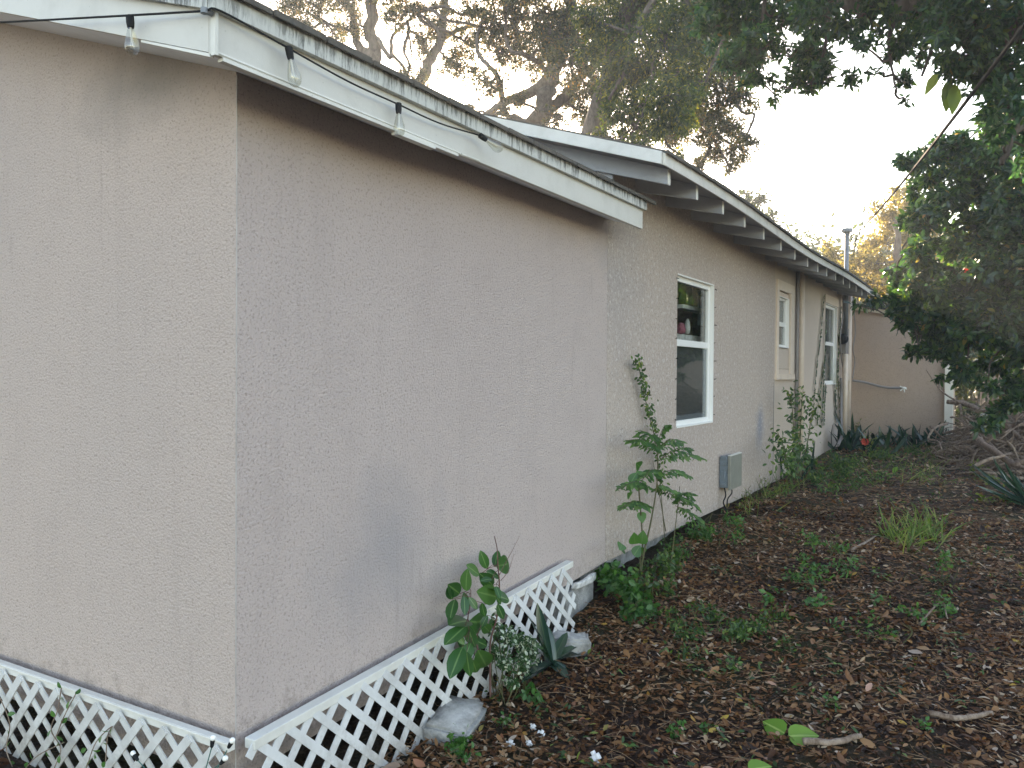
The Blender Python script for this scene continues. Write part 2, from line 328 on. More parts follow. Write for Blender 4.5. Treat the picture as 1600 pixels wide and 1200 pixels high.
# ================================================================ SETTING: ground
xs=np.concatenate([[-400,-150,-60,-30,-15,-8,-4,-2,-1],np.arange(-.5,5,.12),[5.5,6,7,8,10,14,20,40,100,400]]); ys=np.concatenate([[-400,-100,-40,-20,-10,-6,-4,-3,-2],np.arange(-1,9,.12),np.arange(9,16,.3),[17,19,22,26,32,45,80,150,400]])
V=[];r_=random.Random(3)
for y in ys:
    for x in xs:
        V.append((x,y,gz(x,y)+(r_.uniform(-.008,.008) if -.4<x<5 and -1<y<9 else 0)))
nx=len(xs); Fc=[(j*nx+i,j*nx+i+1,(j+1)*nx+i+1,(j+1)*nx+i) for j in range(len(ys)-1) for i in range(nx-1)]
me=bpy.data.meshes.new('ground'); me.from_pydata(V,[],Fc); me.update(); tag(link('ground',me,m_ground,None,True),kind='structure')

# ================================================================ HOUSE
H=empty('house',(-3,6,0),'low taupe stucco house with white fascia and exposed rafter tails running along the yard','house')
WB=.30
def wallbox(mb,y0,y1,z0,z1,holes=()):
    ysl=sorted({y0,y1}|{a for h in holes for a in h[:2]})
    for a,b in zip(ysl,ysl[1:]):
        zs=[(z0,z1)]
        for h in holes:
            if h[0]<=a+1e-6 and b<=h[1]+1e-6:
                zs=[(z0,h[2]),(h[3],z1)]
        for (c,d) in zs: mb.box((-.10,a,c),(0,b,d))
# near side wall: bottom rises along y
b=MB(); b.add([(-.1,0.1,.21),(0,0,.21),(0,3.118,.375),(-.1,3.118,.375),(-.1,.1,2.80),(0,0,2.80),(0,3.118,2.80),(-.1,3.118,2.80)],[(3,2,1,0),(4,5,6,7),(0,1,5,4),(1,2,6,5),(2,3,7,6),(3,0,4,7)]); b.build('side_wall',m_wall,H)
W1=(4.51,5.50,1.205,2.48); W2=(8.02,8.66,1.72,2.66); W3=(11.10,12.08,1.50,2.745)
b=MB(); wallbox(b,3.122,6.640,.375,3.13,[W1]); b.build('side_wall',m_wall2,H)
b=MB(); wallbox(b,6.644,7.868,.36,3.13); b.build('side_wall',m_wall2,H)
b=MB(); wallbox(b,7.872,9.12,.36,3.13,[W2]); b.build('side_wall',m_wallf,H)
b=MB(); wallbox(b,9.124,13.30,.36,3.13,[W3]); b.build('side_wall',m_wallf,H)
SL=.324
# gable wall at y=0 (faces the camera) following the roof slope
def roofz(x,z0,x0): return z0+SL*(x0-x)
b=MB(); b.prism([(-6.0,0,.20),(-.004,0,.20),(-.004,0,2.70),(-3.0,0,2.70+SL*3),(-6.0,0,2.70)],(0,.1,0)); b.build('gable_wall',m_wallg,H)
# corner bead
b=MB(); b.box((-.002,-.0010,.22),(.0010,.0025,2.68)); b.build('corner_bead',painted('bead_paint',(.44,.40,.37,1),.9),H)
# main gable wall above the addition, back and far walls, floor
b=MB(); b.prism([(-7.2,3.12,.3),(-.101,3.12,.3),(-.101,3.12,3.1),(-3.65,3.12,3.1+SL*3.5),(-7.2,3.12,3.1)],(0,.09,0)); b.build('gable_wall',m_wallg,H)
b=MB(); b.prism([(-7.2,13.2,.3),(-.101,13.2,.3),(-.101,13.2,3.1),(-3.65,13.2,3.1+SL*3.5),(-7.2,13.2,3.1)],(0,.09,0)); b.build('gable_wall',m_wallg,H)
b=MB(); b.box((-7.2,3.22,.3),(-7.1,13.19,3.1)); b.box((-6.0,.11,.3),(-5.9,3.11,2.7)); b.box((-7.09,3.22,-.2),(-7.0,13.1,.29)); b.build('back_wall',m_wallg,H)
b=MB(); b.box((-5.9,.12,.30),(-.11,3.10,.42)); b.box((-7.0,3.23,.32),(-.11,13.15,.46)); b.build('floor_deck',m_dark,H)
b=MB(); b.box((-.24,3.0,-.1),(-.13,13.25,.40)); b.build('foundation',m_conc,H)
b=MB(); b.box((-.16,3.2,.47),(-.13,4.3,3.0)); b.box((-3,3.22,.47),(-2.9,13,3.0)); b.box((-2.9,3.9,.47),(-.13,3.98,3.0)); b.box((-2.9,6.4,.47),(-.13,6.48,3.0)); b.box((-2.9,3.3,3.02),(-.13,13,3.08)); b.box((-2.9,9.2,.47),(-.13,9.28,3.0)); b.box((-2.9,12.4,.47),(-.13,12.48,3.0)); b.build('partition_wall',m_dark,H)
# ---- near roof (addition): eave x=.25, y -.30..3.125
def slab(x0,z0,x1,z1,y0,y1,t):    # sloped slab, z at lower face
    b=MB(); b.add([(x0,y0,z0),(x1,y0,z1),(x1,y1,z1),(x0,y1,z0),(x0,y0,z0+t),(x1,y0,z1+t),(x1,y1,z1+t),(x0,y1,z0+t)],[(3,2,1,0),(4,5,6,7),(0,1,5,4),(1,2,6,5),(2,3,7,6),(3,0,4,7)]); return b
EZ=2.605; XR=-3.0
def zz(x,base): return base+SL*(.25-x)
slab(.225,zz(.225,EZ+.006)-.002,XR,zz(XR,EZ+.006),-.270,3.10,.012).build('soffit',m_soffit,H)
# eave fascia, rake fascia (sloping) with upper mildewed board
b=MB(); b.box((.228,-.30,EZ),(.250,3.118,EZ+.125)); b.build('fascia',m_fascia,H,bevel=.002)
b=MB(); b.box((.2505,-.322,EZ+.122),(.274,3.130,EZ+.195)); b.build('drip_board',m_drip,H,bevel=.002)
b=MB(); b.prism([(.2275,-.300,zz(.2275,EZ)),(XR,-.300,zz(XR,EZ)),(XR,-.300,zz(XR,EZ)+.128),(.2275,-.300,zz(.2275,EZ)+.128)],(0,.022,0)); b.build('rake_board',m_fascia,H)
b=MB(); b.prism([(.2495,-.324,zz(.25,EZ)+.124),(XR,-.324,zz(XR,EZ)+.124),(XR,-.324,zz(XR,EZ)+.20),(.2495,-.324,zz(.25,EZ)+.20)],(0,.0235,0)); b.build('drip_board',m_drip,H)
b=MB(); b.tube([(.251,-.292,EZ+.004),(.252,1.0,EZ+.001),(.256,1.0,EZ-.0005),(.27,1.12,EZ-.004)],.006,6); 
b.box((.232,-.27,EZ-.0145),(.256,.98,EZ-.003)); b.box((.236,.55,EZ-.028),(.266,.80,EZ-.016)); b.build('loose_moulding',m_trim,H)
b=MB(); b.box((.240,-.302,EZ-.006),(.2595,-.2905,EZ+.13)); b.build('corner_trim',m_trim,H)
b=MB(); b.prism([(.232,-.299,zz(.232,EZ)-.013),(-.10,-.299,zz(-.10,EZ)-.010),(-.10,-.299,zz(-.10,EZ)-.002),(.232,-.299,zz(.232,EZ)-.002)],(0,.016,0)); b.build('loose_moulding',m_trim,H)
b=slab(.290,zz(.29,EZ+.197),XR,zz(XR,EZ+.197),-.345,3.118,.010)
for k in range(15): 
    y=-.34+k*.24; b.box((.285,y,zz(.29,EZ+.19)),(.294+.002*(k%2),y+.228,zz(.29,EZ+.19)+.018+.002*(k%3)))
b.build('roof',m_shing,H)
slab(XR,zz(XR,EZ+.006),-6.2,EZ+.05,-.32,3.1,.2).build('roof',m_shing,H)
b=MB(); b.box((.2,3.102,zz(.2,EZ)),(.226,3.117,EZ+.19)); b.build('end_board',m_trim,H)
# ---- main roof: eave x=.5
MZ=2.935; XM=-3.65
def mz(x,base=MZ): return base+SL*(.5-x)
def sag(y): return .018*math.sin((y-2.85)*1.1)-.0+ (.03*max(0,(y-10.5))/2.4)
ysg=[2.85+ (12.9-2.85)*i/24 for i in range(25)]
def mslab(name,xa,xb,off,t,mat):
    b=MB(); V=[];F_=[]
    for y in ysg:
        for (x,o) in ((xa,off),(xb,off),(xb,off+t),(xa,off+t)): V.append((x,y,mz(x)+o+sag(y)*(1-(xa-x)/5)))
    n=len(ysg)
    for i in range(n-1):
        for k in range(4): F_.append((i*4+k,(i+1)*4+k,(i+1)*4+(k+1)%4,i*4+(k+1)%4))
    F_+=[(0,1,2,3),((n-1)*4+3,(n-1)*4+2,(n-1)*4+1,(n-1)*4)]
    b.add(V,F_); return b.build(name,mat,H)
mslab('roof_sheathing',.485,XM,.006,.024,m_under)
mslab('fascia',.503,.486,.0,.075,painted('aged_eave_board',(.60,.57,.51,1),.55))
mslab('roof',.518,XM,.078,.016,m_shing)
b=MB(); b.prism([(.485,2.828,mz(.485)),(XM,2.828,mz(XM)),(XM,2.828,mz(XM)+.078),(.485,2.828,mz(.485)+.078)],(0,.021,0)); b.build('rake_board',painted('aged_rake_board',(.62,.60,.55,1),.4),H)
slab(XM,mz(XM),-7.8,MZ-.1,2.83,13.3,.1).build('roof',m_shing,H)
b=MB()
for k in range(44):
    y=2.84+k*.23; 
    if y<12.7: b.box((.505,y,mz(.515)+.074+sag(y)),(.525,y+.222,mz(.515)+.094+sag(y)+.002*(k%3)))
b.build('shingle_edge',m_shing,H)
RY=[3.035,3.594,4.217,4.831,5.466,6.132,6.757,7.403,7.986,8.553,9.18,9.775,10.315,10.904,11.5,12.1]
for i,y in enumerate(RY):
    s=sag(y); xi=-.098 if i else -1.2
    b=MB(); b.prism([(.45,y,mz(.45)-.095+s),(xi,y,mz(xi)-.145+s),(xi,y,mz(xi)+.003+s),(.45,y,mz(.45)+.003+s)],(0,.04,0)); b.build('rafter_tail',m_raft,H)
    b=MB(); b.box((.4505,y-.002,mz(.45)-.094+s),(.4535,y+.042,mz(.45)+.001+s)); b.build('rafter_end',m_trim,H)
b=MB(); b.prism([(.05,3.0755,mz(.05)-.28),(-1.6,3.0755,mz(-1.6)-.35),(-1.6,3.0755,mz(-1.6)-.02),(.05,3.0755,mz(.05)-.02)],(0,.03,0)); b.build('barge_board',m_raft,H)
# ---- wing at far end
b=MB(); b.prism([(-.2,13.31,.3),(1.50,13.31,.3),(1.50,13.31,2.56),(-.2,13.31,2.90)],(0,3.5,0)); b.build('wing_wall',m_wing,H)
b=MB(); b.prism([(.02,13.29,2.80),(1.56,13.29,2.51),(1.56,13.29,2.575),(.02,13.29,2.875)],(0,-.04,0)); b.build('wing_fascia',painted('cream_trim',(.62,.53,.40,1),.3),H)
b=MB(); b.prism([(.02,13.2,2.885),(1.65,13.2,2.575),(1.65,13.2,2.60),(.02,13.2,2.91)],(0,3.7,0)); b.build('wing_roof',m_shing,H)
b=MB(); b.box((1.50,13.22,.45),(1.62,13.36,2.50)); b.build('corner_post',painted('cream_post',(.80,.74,.62,1),.15),H)

# ---- windows
def window(y0,y1,z0,z1,rail,fw=.055,inset=.03,screen=True,name='window'):
    f=MB()
    x0,x1=-.064,-.030
    f.box((x0,y0,z0),(x1,y0+fw,z1)); f.box((x0,y1-fw,z0),(x1,y1,z1)); f.box((x0,y0+fw,z1-fw),(x1,y1-fw,z1)); f.box((x0,y0+fw,z0),(x1,y1-fw,z0+fw))
    o=f.build(name,m_vinyl,H,bevel=.004)
    l=MB(); l.box((-.029,y1-.014,z0+.001),(.004,y1-.001,z1-.001)); l.box((-.029,y0+.001,z0+.001),(.008,y1-.015,z0+.014)); l.box((-.029,y0+.001,z1-.012),(.003,y1-.015,z1-.001)); l.build('reveal_liner',m_vinyl,o)
    s=MB(); s.box((-.063,y0+fw,rail-.028),(x1-.006,y1-fw,rail+.028)); s.build('sash_rail',m_vinyl,o,bevel=.003)
    g=MB(); g.box((-.058,y0+fw,rail+.028),(-.054,y1-fw,z1-fw)); g.build('glass_pane',m_glass,o)
    g=MB(); g.box((-.046,y0+fw,z0+fw),(-.042,y1-fw,rail-.028)); g.build('glass_pane',m_glass,o)
    return o
wo=window(*W1,1.915)
b=MB(); b.box((-.070,4.55,1.25),(-.065,5.46,1.90)); b.build('insect_screen',m_screen,wo)
b=MB(); b.box((-.0635,5.385,1.301),(-.0485,5.44,1.88)); b.box((-.0635,4.57,1.262),(-.0485,5.44,1.30)); b.build('inner_sash',m_pipe,wo)
M=Mat('pink_cloth'); M.set(base=(.42,.12,.16,1),rough=.8); m_pink=M.m
M=Mat('pale_blue'); M.set(base=(.34,.44,.55,1),rough=.7); m_blue=M.m
T=Matrix.Translation
M=Mat('brown_curtain'); M.set(base=(.34,.22,.16,1),rough=.9); m_brown=M.m
def inbox(name,u0,v0,u1,v1,x,d,mat):
    p=at(u0,v0,x=x); q=at(u1,v1,x=x); b=MB(); b.box((x-d,p.y,q.z),(x,q.y,p.z)); return b.build(name,mat,wo)
inbox('shelf',1067,481,1110,485,-.22,.10,m_vinyl)
inbox('hanging_cloth',1092,462,1104,510,-.26,.01,m_blue)
inbox('curtain',1040,425,1122,545,-.50,.02,m_brown)
inbox('inner_sill',1050,520,1112,541,-.18,.04,m_rub)
p=at(1064,522,x=-.15); b=MB(); b.lathe([(.01,0),(.036,.01),(.042,.04),(.034,.08),(.015,.10)],T(p)); b.build('pink_jar',m_pink,wo,True)
p=at(1074,522,x=-.16); b=MB(); b.lathe([(.01,0),(.022,.01),(.026,.06),(.02,.11),(.008,.14)],T(p)); b.build('white_bottle',m_rub,wo,True)
# nail specks round window 1
b=MB()
for t in range(8):
    z=1.28+t*.165; 
    for y in (4.485,5.53): b.tube([(.0,y,z),(.006,y+random.uniform(-.015,.015),z+random.uniform(-.01,.01)),(.010,y+random.choice((-.03,.03)),z)],.0035,5)
b.build('staple',m_blk,wo)
wo2=window(W2[0]+.06,W2[1]-.04,1.98,2.60,2.27,.04)
b=MB(); b.box((-.072,8.07,1.99),(-.066,8.63,2.60)); b.build('dark_backing',m_screen,wo2)  # dark sheet added behind the glass so the pane reads dark
b=MB(); ya,yb=7.93,8.84
b.box((-.08,8.025,1.725),(-.01,8.655,1.975)); b.build('infill_panel',m_wallf,wo2)
b=MB(); b.box((-.09,8.02,1.98),(-.075,8.08,2.60)); b.box((-.09,8.025,2.601),(-.012,8.655,2.655)); b.box((-.08,8.625,1.98),(-.012,8.655,2.60)); b.box((-.08,8.025,1.98),(-.012,8.078,2.60)); b.build('jamb',m_tan,wo2)
b=MB(); b.box((.0,ya,1.66),(.022,8.02,2.78)); b.box((.0,8.66,1.66),(.022,yb,2.78)); b.box((.0,8.021,2.661),(.022,8.659,2.78)); b.box((0,ya-.03,1.59),(.035,yb+.02,1.659)); b.build('casing',m_tan,wo2,bevel=.003)
wo3=window(*W3,2.14,.06)
b=MB(); b.box((-.072,11.1,1.5),(-.066,12.08,2.74)); b.build('dark_backing',m_screen,wo3)  # added dark sheet, stands in for the unlit room behind the pane
b=MB(); b.box((0,11.0,2.747),(.02,12.2,2.87)); b.build('casing',m_tan,wo3)
# seams: thin battens / rusty lines
b=MB(); b.box((-.02,7.866,.4),(.004,7.876,1.6)); b.build('seam_strip',m_pdark,H)
# ---- conduits on the wall (parts of the house)
def pipe(name,pts,r,mat,par,n=10): 
    b=MB(); b.tube(pts,r,n); return b.build(name,mat,par,True)
pipe('drain_pipe',[(.03,8.98,.6),(.03,8.98,3.02)],.022,m_pdark,H); pipe('drain_pipe',[(.04,9.20,.6),(.04,9.20,3.05)],.035,m_ptan,H); pipe('drain_pipe',[(.03,9.33,.6),(.03,9.33,3.05)],.016,m_pdark,H)
# vent/service mast through roof
me_=empty('service_mast',(.1,12.35,2.9),'tall grey metal service mast with flat cap rising above the eave','mast')
pipe('pole',[(.10,12.35,2.30),(.10,12.35,4.0)],.035,m_pipe,me_,12)
pipe('conduit',[(.10,12.35,.6),(.10,12.35,2.0)],.04,m_ptan,me_,12)
b=MB(); b.lathe([(.04,0),(.085,.02),(.09,.05),(.08,.075),(.03,.085)],T((.10,12.35,3.97))); b.build('weatherhead',m_pipe,me_)
b=MB(); b.tube(curve_pts([(.12,12.33,3.98),(.19,12.25,3.90),(.25,12.2,3.80),(.22,12.25,3.6)],5),.009,6); b.tube(curve_pts([(.12,12.35,3.96),(.22,12.3,3.82),(.32,12.2,3.95)],5),.008,6); b.build('service_wire',m_blk,me_)
pw=MB(); A=Vector((.32,12.2,3.98)); B=at(1560,60,y=3.2); B2=A+(B-A)*1.6
pts=[A+(B2-A)*t+Vector((0,0,-.35*4*t*(1-t)*.35)) for t in [i/24 for i in range(25)]]; pw.tube(pts,.012,6)
tag(pw.build('power_line',m_blk),'thin dark overhead cable slanting up from the metal mast into the leaves','cable')
# meter group
mt=empty('electric_meter',(.1,12.0,2.2),'dark round electricity meter with conduits beside the farthest window','meter')
b=MB(); b.box((.003,12.35,2.0),(.11,12.62,2.42)); b.build('meter_box',m_pdark,mt,bevel=.01)
b=MB(); b.lathe([(.085,0),(.085,.06),(.07,.10),(.02,.115)],T((.06,12.34,2.24))@Matrix.Rotation(math.radians(90),4,'X')); b.build('meter_dial',m_blk,mt,True)
b=MB(); b.box((.003,12.70,1.55),(.09,12.88,1.98)); b.build('breaker_panel',m_ptan,mt,bevel=.006)
for (y,z0,z1,r,m,x) in ((12.52,.7,2.0,.03,m_ptan,.05),(12.7,1.98,3.0,.03,m_ptan,.05),(12.95,.6,3.05,.045,m_ptan,.06),(12.45,2.42,3.0,.022,m_pdark,.05)):
    pipe('conduit',[(x,y,z0),(x,y,z1)],r,m,mt)
b=MB(); b.tube(curve_pts([(.05,12.45,2.9),(.06,12.3,2.6),(.04,12.2,2.3),(.05,12.3,1.9),(.05,12.6,1.7)],6),.012,6)
b.tube(curve_pts([(.12,13.0,2.85),(.14,13.1,2.4),(.12,13.0,2.1),(.13,13.15,1.9),(.12,13.0,1.6)],6),.010,6)
b.tube(curve_pts([(.05,12.25,1.6),(.05,12.3,1.3),(.10,12.0,.9),(.2,11.4,.72),(.25,10.8,.62)],8),.022,7)
b.build('loose_cable',m_pdark,mt)
# tap pipe across the wing wall
tp=empty('garden_tap',(.5,13.1,1.48),'rusty pipe reaching across the tan end wall to a white faucet','faucet')
pipe('pipe',curve_pts([(.12,13.0,1.56),(.3,13.08,1.53),(.6,13.16,1.45),(.88,13.22,1.44)],5),.02,m_pdark,tp)
b=MB()
for k in range(9):
    d=Vector(rv(1)[0]); b.tube([Vector((.90,13.2,1.44)),Vector((.90,13.2,1.44))+Vector((d.x*.09,-abs(d.y)*.03,d.z*.07))],[.012,.008],5)
b.lathe([(.01,0),(.035,.01),(.035,.03),(.01,.04)],T((.90,13.19,1.42))); b.build('faucet',m_globe,tp)
# grey utility box
ub=empty('utility_box',(.06,5.9,.7),'grey metal junction box mounted low on the stucco wall','electrical box')
b=MB(); b.box((.002,5.72,.575),(.085,6.08,.865)); b.build('box_body',m_box,ub,bevel=.006)
b=MB(); b.box((.086,5.705,.56),(.115,6.095,.88)); b.build('cover',m_boxf,ub,bevel=.005)
b=MB(); b.box((.084,5.712,.8805),(.1145,6.088,.888)); b.build('cover_lip',m_trim,ub)
b=MB()
for z in (.60,.70,.79,.85): b.box((.02,5.703,z),(.075,5.7195,z+.03))
b.box((.05,5.695,.66),(.06,5.702,.76)); b.build('knockout_plate',m_box,ub,bevel=.002)
b=MB(); b.tube(curve_pts([(.04,5.76,.575),(.06,5.74,.50),(.05,5.70,.44),(.09,5.66,.38),(.10,5.62,.34)],5),.007,6); b.tube(curve_pts([(.07,5.90,.56),(.10,5.80,.52),(.08,5.74,.47),(.09,5.68,.40)],5),.006,6); b.build('cable',m_blk,ub)

# ================================================================ lattice skirts
def clip(p0,p1,poly):
    t0,t1=0.,1.; d=(p1[0]-p0[0],p1[1]-p0[1]); n=len(poly)
    for i in range(n):
        a,b_=poly[i],poly[(i+1)%n]; nn=(-(b_[1]-a[1]),b_[0]-a[0])
        den=nn[0]*d[0]+nn[1]*d[1]; num=nn[0]*(a[0]-p0[0])+nn[1]*(a[1]-p0[1])
        if abs(den)<1e-9:
            if num>0: return None
        else:
            t=num/den
            if den>0: t0=max(t0,t)
            else: t1=min(t1,t)
    return (t0,t1) if t1-t0>1e-3 else None
def lattice(poly,O,S_,T_,N_,parent,jit=0):  # poly CCW in (s,t)
    pitch=.095; w_=.0165
    for layer,(sg) in enumerate((1,-1)):
        b=MB()
        smin=min(p[0] for p in poly); smax=max(p[0] for p in poly); k=smin-1.2
        while k<smax+1.2:
            p0=(k,-.2) if sg>0 else (k,1.2); dd=(1.4*math.sqrt(.5)*1.42,1.4*math.sqrt(.5)*1.42*sg); p1=(p0[0]+dd[0],p0[1]+dd[1])
            c=clip(p0,p1,poly)
            if c:
                q0=(p0[0]+dd[0]*c[0],p0[1]+dd[1]*c[0]); q1=(p0[0]+dd[0]*c[1],p0[1]+dd[1]*c[1])
                L=math.hypot(q1[0]-q0[0],q1[1]-q0[1])
                if L>.03:
                    ux,uy=(q1[0]-q0[0])/L,(q1[1]-q0[1])/L; px,py=-uy*w_,ux*w_; o=random.uniform(-.001,.001)
                    P=[(q0[0]+px,q0[1]+py),(q0[0]-px,q0[1]-py),(q1[0]-px,q1[1]-py),(q1[0]+px,q1[1]+py)]
                    z=layer*.0052+o*.3
                    P3=[O+S_*a+T_*bb+N_*(z*.8) for a,bb in P]; b.prism(P3,N_*.005)
            k+=pitch*1.414
        b.build('slats',m_latt,parent)
def V3(*a): return Vector(a)
lp=empty('lattice_panel',(-1.2,-.05,.2),'white plastic lattice skirt under the gable wall, on the left of the house corner','lattice','lattice skirting panels')
O=V3(.035,-.046,0); S_=V3(-1,0,0); T_=V3(0,-.10,1).normalized(); N_=V3(0,-1,0)
lattice([(0,.37),(3.6,.37),(3.6,-.05),(0,-.05)][::-1],O,S_,T_,N_,lp)
b=MB(); b.box((.047,-.072,.354),(-3.6,-.042,.388)); b.box((.047,-.077,.379),(-3.6,-.0725,.387)); b.build('trim_rail',m_trim,lp,bevel=.003)
rp=empty('lattice_panel',(.08,1.2,.2),'leaning white lattice skirt under the long side wall, right of the house corner','lattice','lattice skirting panels')
S_=V3(.02,2.42,.135).normalized(); T_=V3(.16,0,1).normalized(); O=V3(.056,-.03,.0); N_=S_.cross(T_).normalized()
if N_.x<0: N_=-N_
lattice([(0,-.06),(1.45,-.06),(2.36,-.02),(2.44,.18),(2.38,.375),(0,.36)],V3(.125,-.02,0.0),S_,V3(-.12,0,1).normalized(),N_,rp)
b=MB(); 
for (a0,a1,h,th) in ((.045,.094,0,.036),):
    b.add([(a0,-.0,.344),(a1,-.0,.344),(a1,2.45,.488),(a0,2.45,.488),(a0,-.0,.344+th),(a1,-.0,.344+th),(a1,2.45,.488+th),(a0,2.45,.488+th)],[(3,2,1,0),(4,5,6,7),(0,1,5,4),(1,2,6,5),(2,3,7,6),(3,0,4,7)])
b.build('trim_rail',m_trim,rp,bevel=.003)

# ================================================================ concrete blocks / stones
def rough_block(name,c,size,rot,label,cat,mat,amp=.012,group=None):
    import bmesh
    bm=bmesh.new(); bmesh.ops.create_cube(bm,size=1)
    for v in bm.verts: v.co=Vector((v.co.x*size[0],v.co.y*size[1],v.co.z*size[2]))
    bmesh.ops.bevel(bm,geom=bm.edges[:],offset=min(size)*(.12 if max(size)>.12 else .38),segments=2,affect='EDGES')
    bmesh.ops.subdivide_edges(bm,edges=bm.edges[:],cuts=3,use_grid_fill=True)
    from mathutils import noise
    for v in bm.verts: v.co+=noise.noise_vector(v.co*9+Vector(c)*3)*amp+noise.noise_vector(v.co*30)*amp*.35
    me=bpy.data.meshes.new(name); bm.to_mesh(me); bm.free()
    o=link(name,me,mat,None,True); o.location=c; o.rotation_euler=rot; return tag(o,label,cat,group)
c=at(705,1138,z=.06); rough_block('concrete_block',(c.x,c.y+.02,.055),(.20,.30,.15),(.1,.12,.25),'big grey broken concrete block at the foot of the lattice, nearest one','concrete block',m_conc,.02,'concrete blocks by the lattice')
c=at(885,1005,z=.15); rough_block('concrete_block',(c.x,c.y+.03,.135),(.22,.16,.10),(0,.05,.5),'small grey concrete chunk beside the strap-leaved plant','concrete block',m_conc,.02,'concrete blocks by the lattice')
b=MB(); b.box((-.18,2.50,-.1),(.02,2.90,.30)); o=b.build('foundation_pier',m_conc,None,bevel=.01); tag(o,'square concrete pier at the end of the lattice holding up the wall','pier')
rough_block('torn_flashing',(.03,2.75,.325),(.03,.30,.05),(0,.1,.03),'torn white strip between the concrete pier and the stucco','flashing',m_rub,.018)
stl=['white rubble lump nearest the concrete block','pale rubble stone, uppermost of the small white ones','white rubble stone at the right of its trio','small white stone lowest of the rubble','greyish stone half sunk in the leaf litter']
for (u,v,s),lb in zip([(797,1168,.035),(833,1142,.03),(846,1152,.035),(826,1167,.03),(930,1192,.05)],stl):
    c=at(u,v,z=.03); rough_block('stone',(c.x,c.y,gz(c.x,c.y)+.012+s*.2),(s,s*1.1,s*.8),(random.random(),random.random(),random.random()*3),lb,'stone',m_rub,.004,'white rubble stones in the litter')

# ================================================================ festoon lights
fs=empty('string_lights',(.28,-.33,2.72),'black cord of clear pear-shaped bulbs strung along the fascia corner','string lights')
cpts=[at(-260,48,y=-.36),at(0,35,y=-.35),at(203,24,y=-.34),at(322,17,y=-.325)]
crn=at(322,17,y=-.325)
bl=[(.292,-.040,2.700),(.290,.525,2.680),(.300,1.085,2.700)]
b=MB(); b.tube(curve_pts(cpts,5),.0035,6); b.tube(curve_pts([crn,(.285,-.30,2.722),bl[0],(.288,.25,2.682),bl[1],(.284,.8,2.682),bl[2]],5),.0032,6); b.build('cord',m_blk,fs)
b=MB(); b.lathe([(.011,0),(.011,.016)],T(crn-Vector((0,0.006,.010)))); b.tube([crn+Vector((0,.02,0)),crn+Vector((0,-.01,0))],.010,8); b.build('hook',m_pipe,fs)
def bulb(p,dn,s=1.0):
    q=Vector(dn).normalized(); M=T(Vector(p))@q.to_track_quat('Z','Y').to_matrix().to_4x4()@Matrix.Scale(s,4)
    g=MB(); g.lathe([(.009,.030),(.011,.042),(.016,.062),(.0215,.085),(.0225,.098),(.019,.112),(.010,.121),(.002,.124)],M,18); o=g.build('bulb',m_bulb,fs,True)
    k=MB(); k.lathe([(.009,-.006),(.0125,-.003),(.0125,.018),(.0105,.034)],M,12); k.build('socket',m_blk,o)
    f=MB(); f.tube([M@Vector((0,0,.034)),M@Vector((0,0,.060)),M@Vector((.002,0,.092))],[.0035,.003,.002],6); 
    for a in (-1,1): f.tube([M@Vector((0,0,.058)),M@Vector((a*.006,0,.09)),M@Vector((a*.003,0,.10))],.0007,4)
    f.build('filament',m_fil,o)
bulb(at(203,27,y=-.34),(.12,0,-1)); bulb(bl[0],(.10,.18,-1)); bulb(bl[1],(0.02,.03,-1)); bulb(bl[2],(.35,.75,-.35))
# mini light string on the lattice corner
ms=empty('mini_lights',(0,-.12,.3),'green wire with small white globe lights poking up at the lattice corner','string lights')
gl=[((333,1153),(331,1166),(322,1200)),((363,1157),(356,1170),(340,1200)),((352,1185),(346,1192),(335,1200)),((208,1177),(214,1186),(226,1200))]
for (a,b1,c1) in gl:
    pa=at(*a,y=-.13); pb=at(*b1,y=-.13); pc=at(*c1,y=-.13)
    g=MB(); d=(pa-pb).normalized(); M=T(pa)@d.to_track_quat('Z','Y').to_matrix().to_4x4()
    g.lathe([(.002,-.010),(.008,-.006),(.0095,0),(.008,.006),(.003,.0092)],M,12); o=g.build('bulb',m_globe,ms,True)
    g=MB(); g.lathe([(.0045,-.034),(.006,-.030),(.008,-.012),(.006,-.008)],M,10); g.build('socket',m_blk,o)
    g=MB(); g.tube([pb+(pb-pa)*.2,pc,pc+Vector((0,0.01,-.1))],.002,5); g.build('wire',m_gwire,ms)

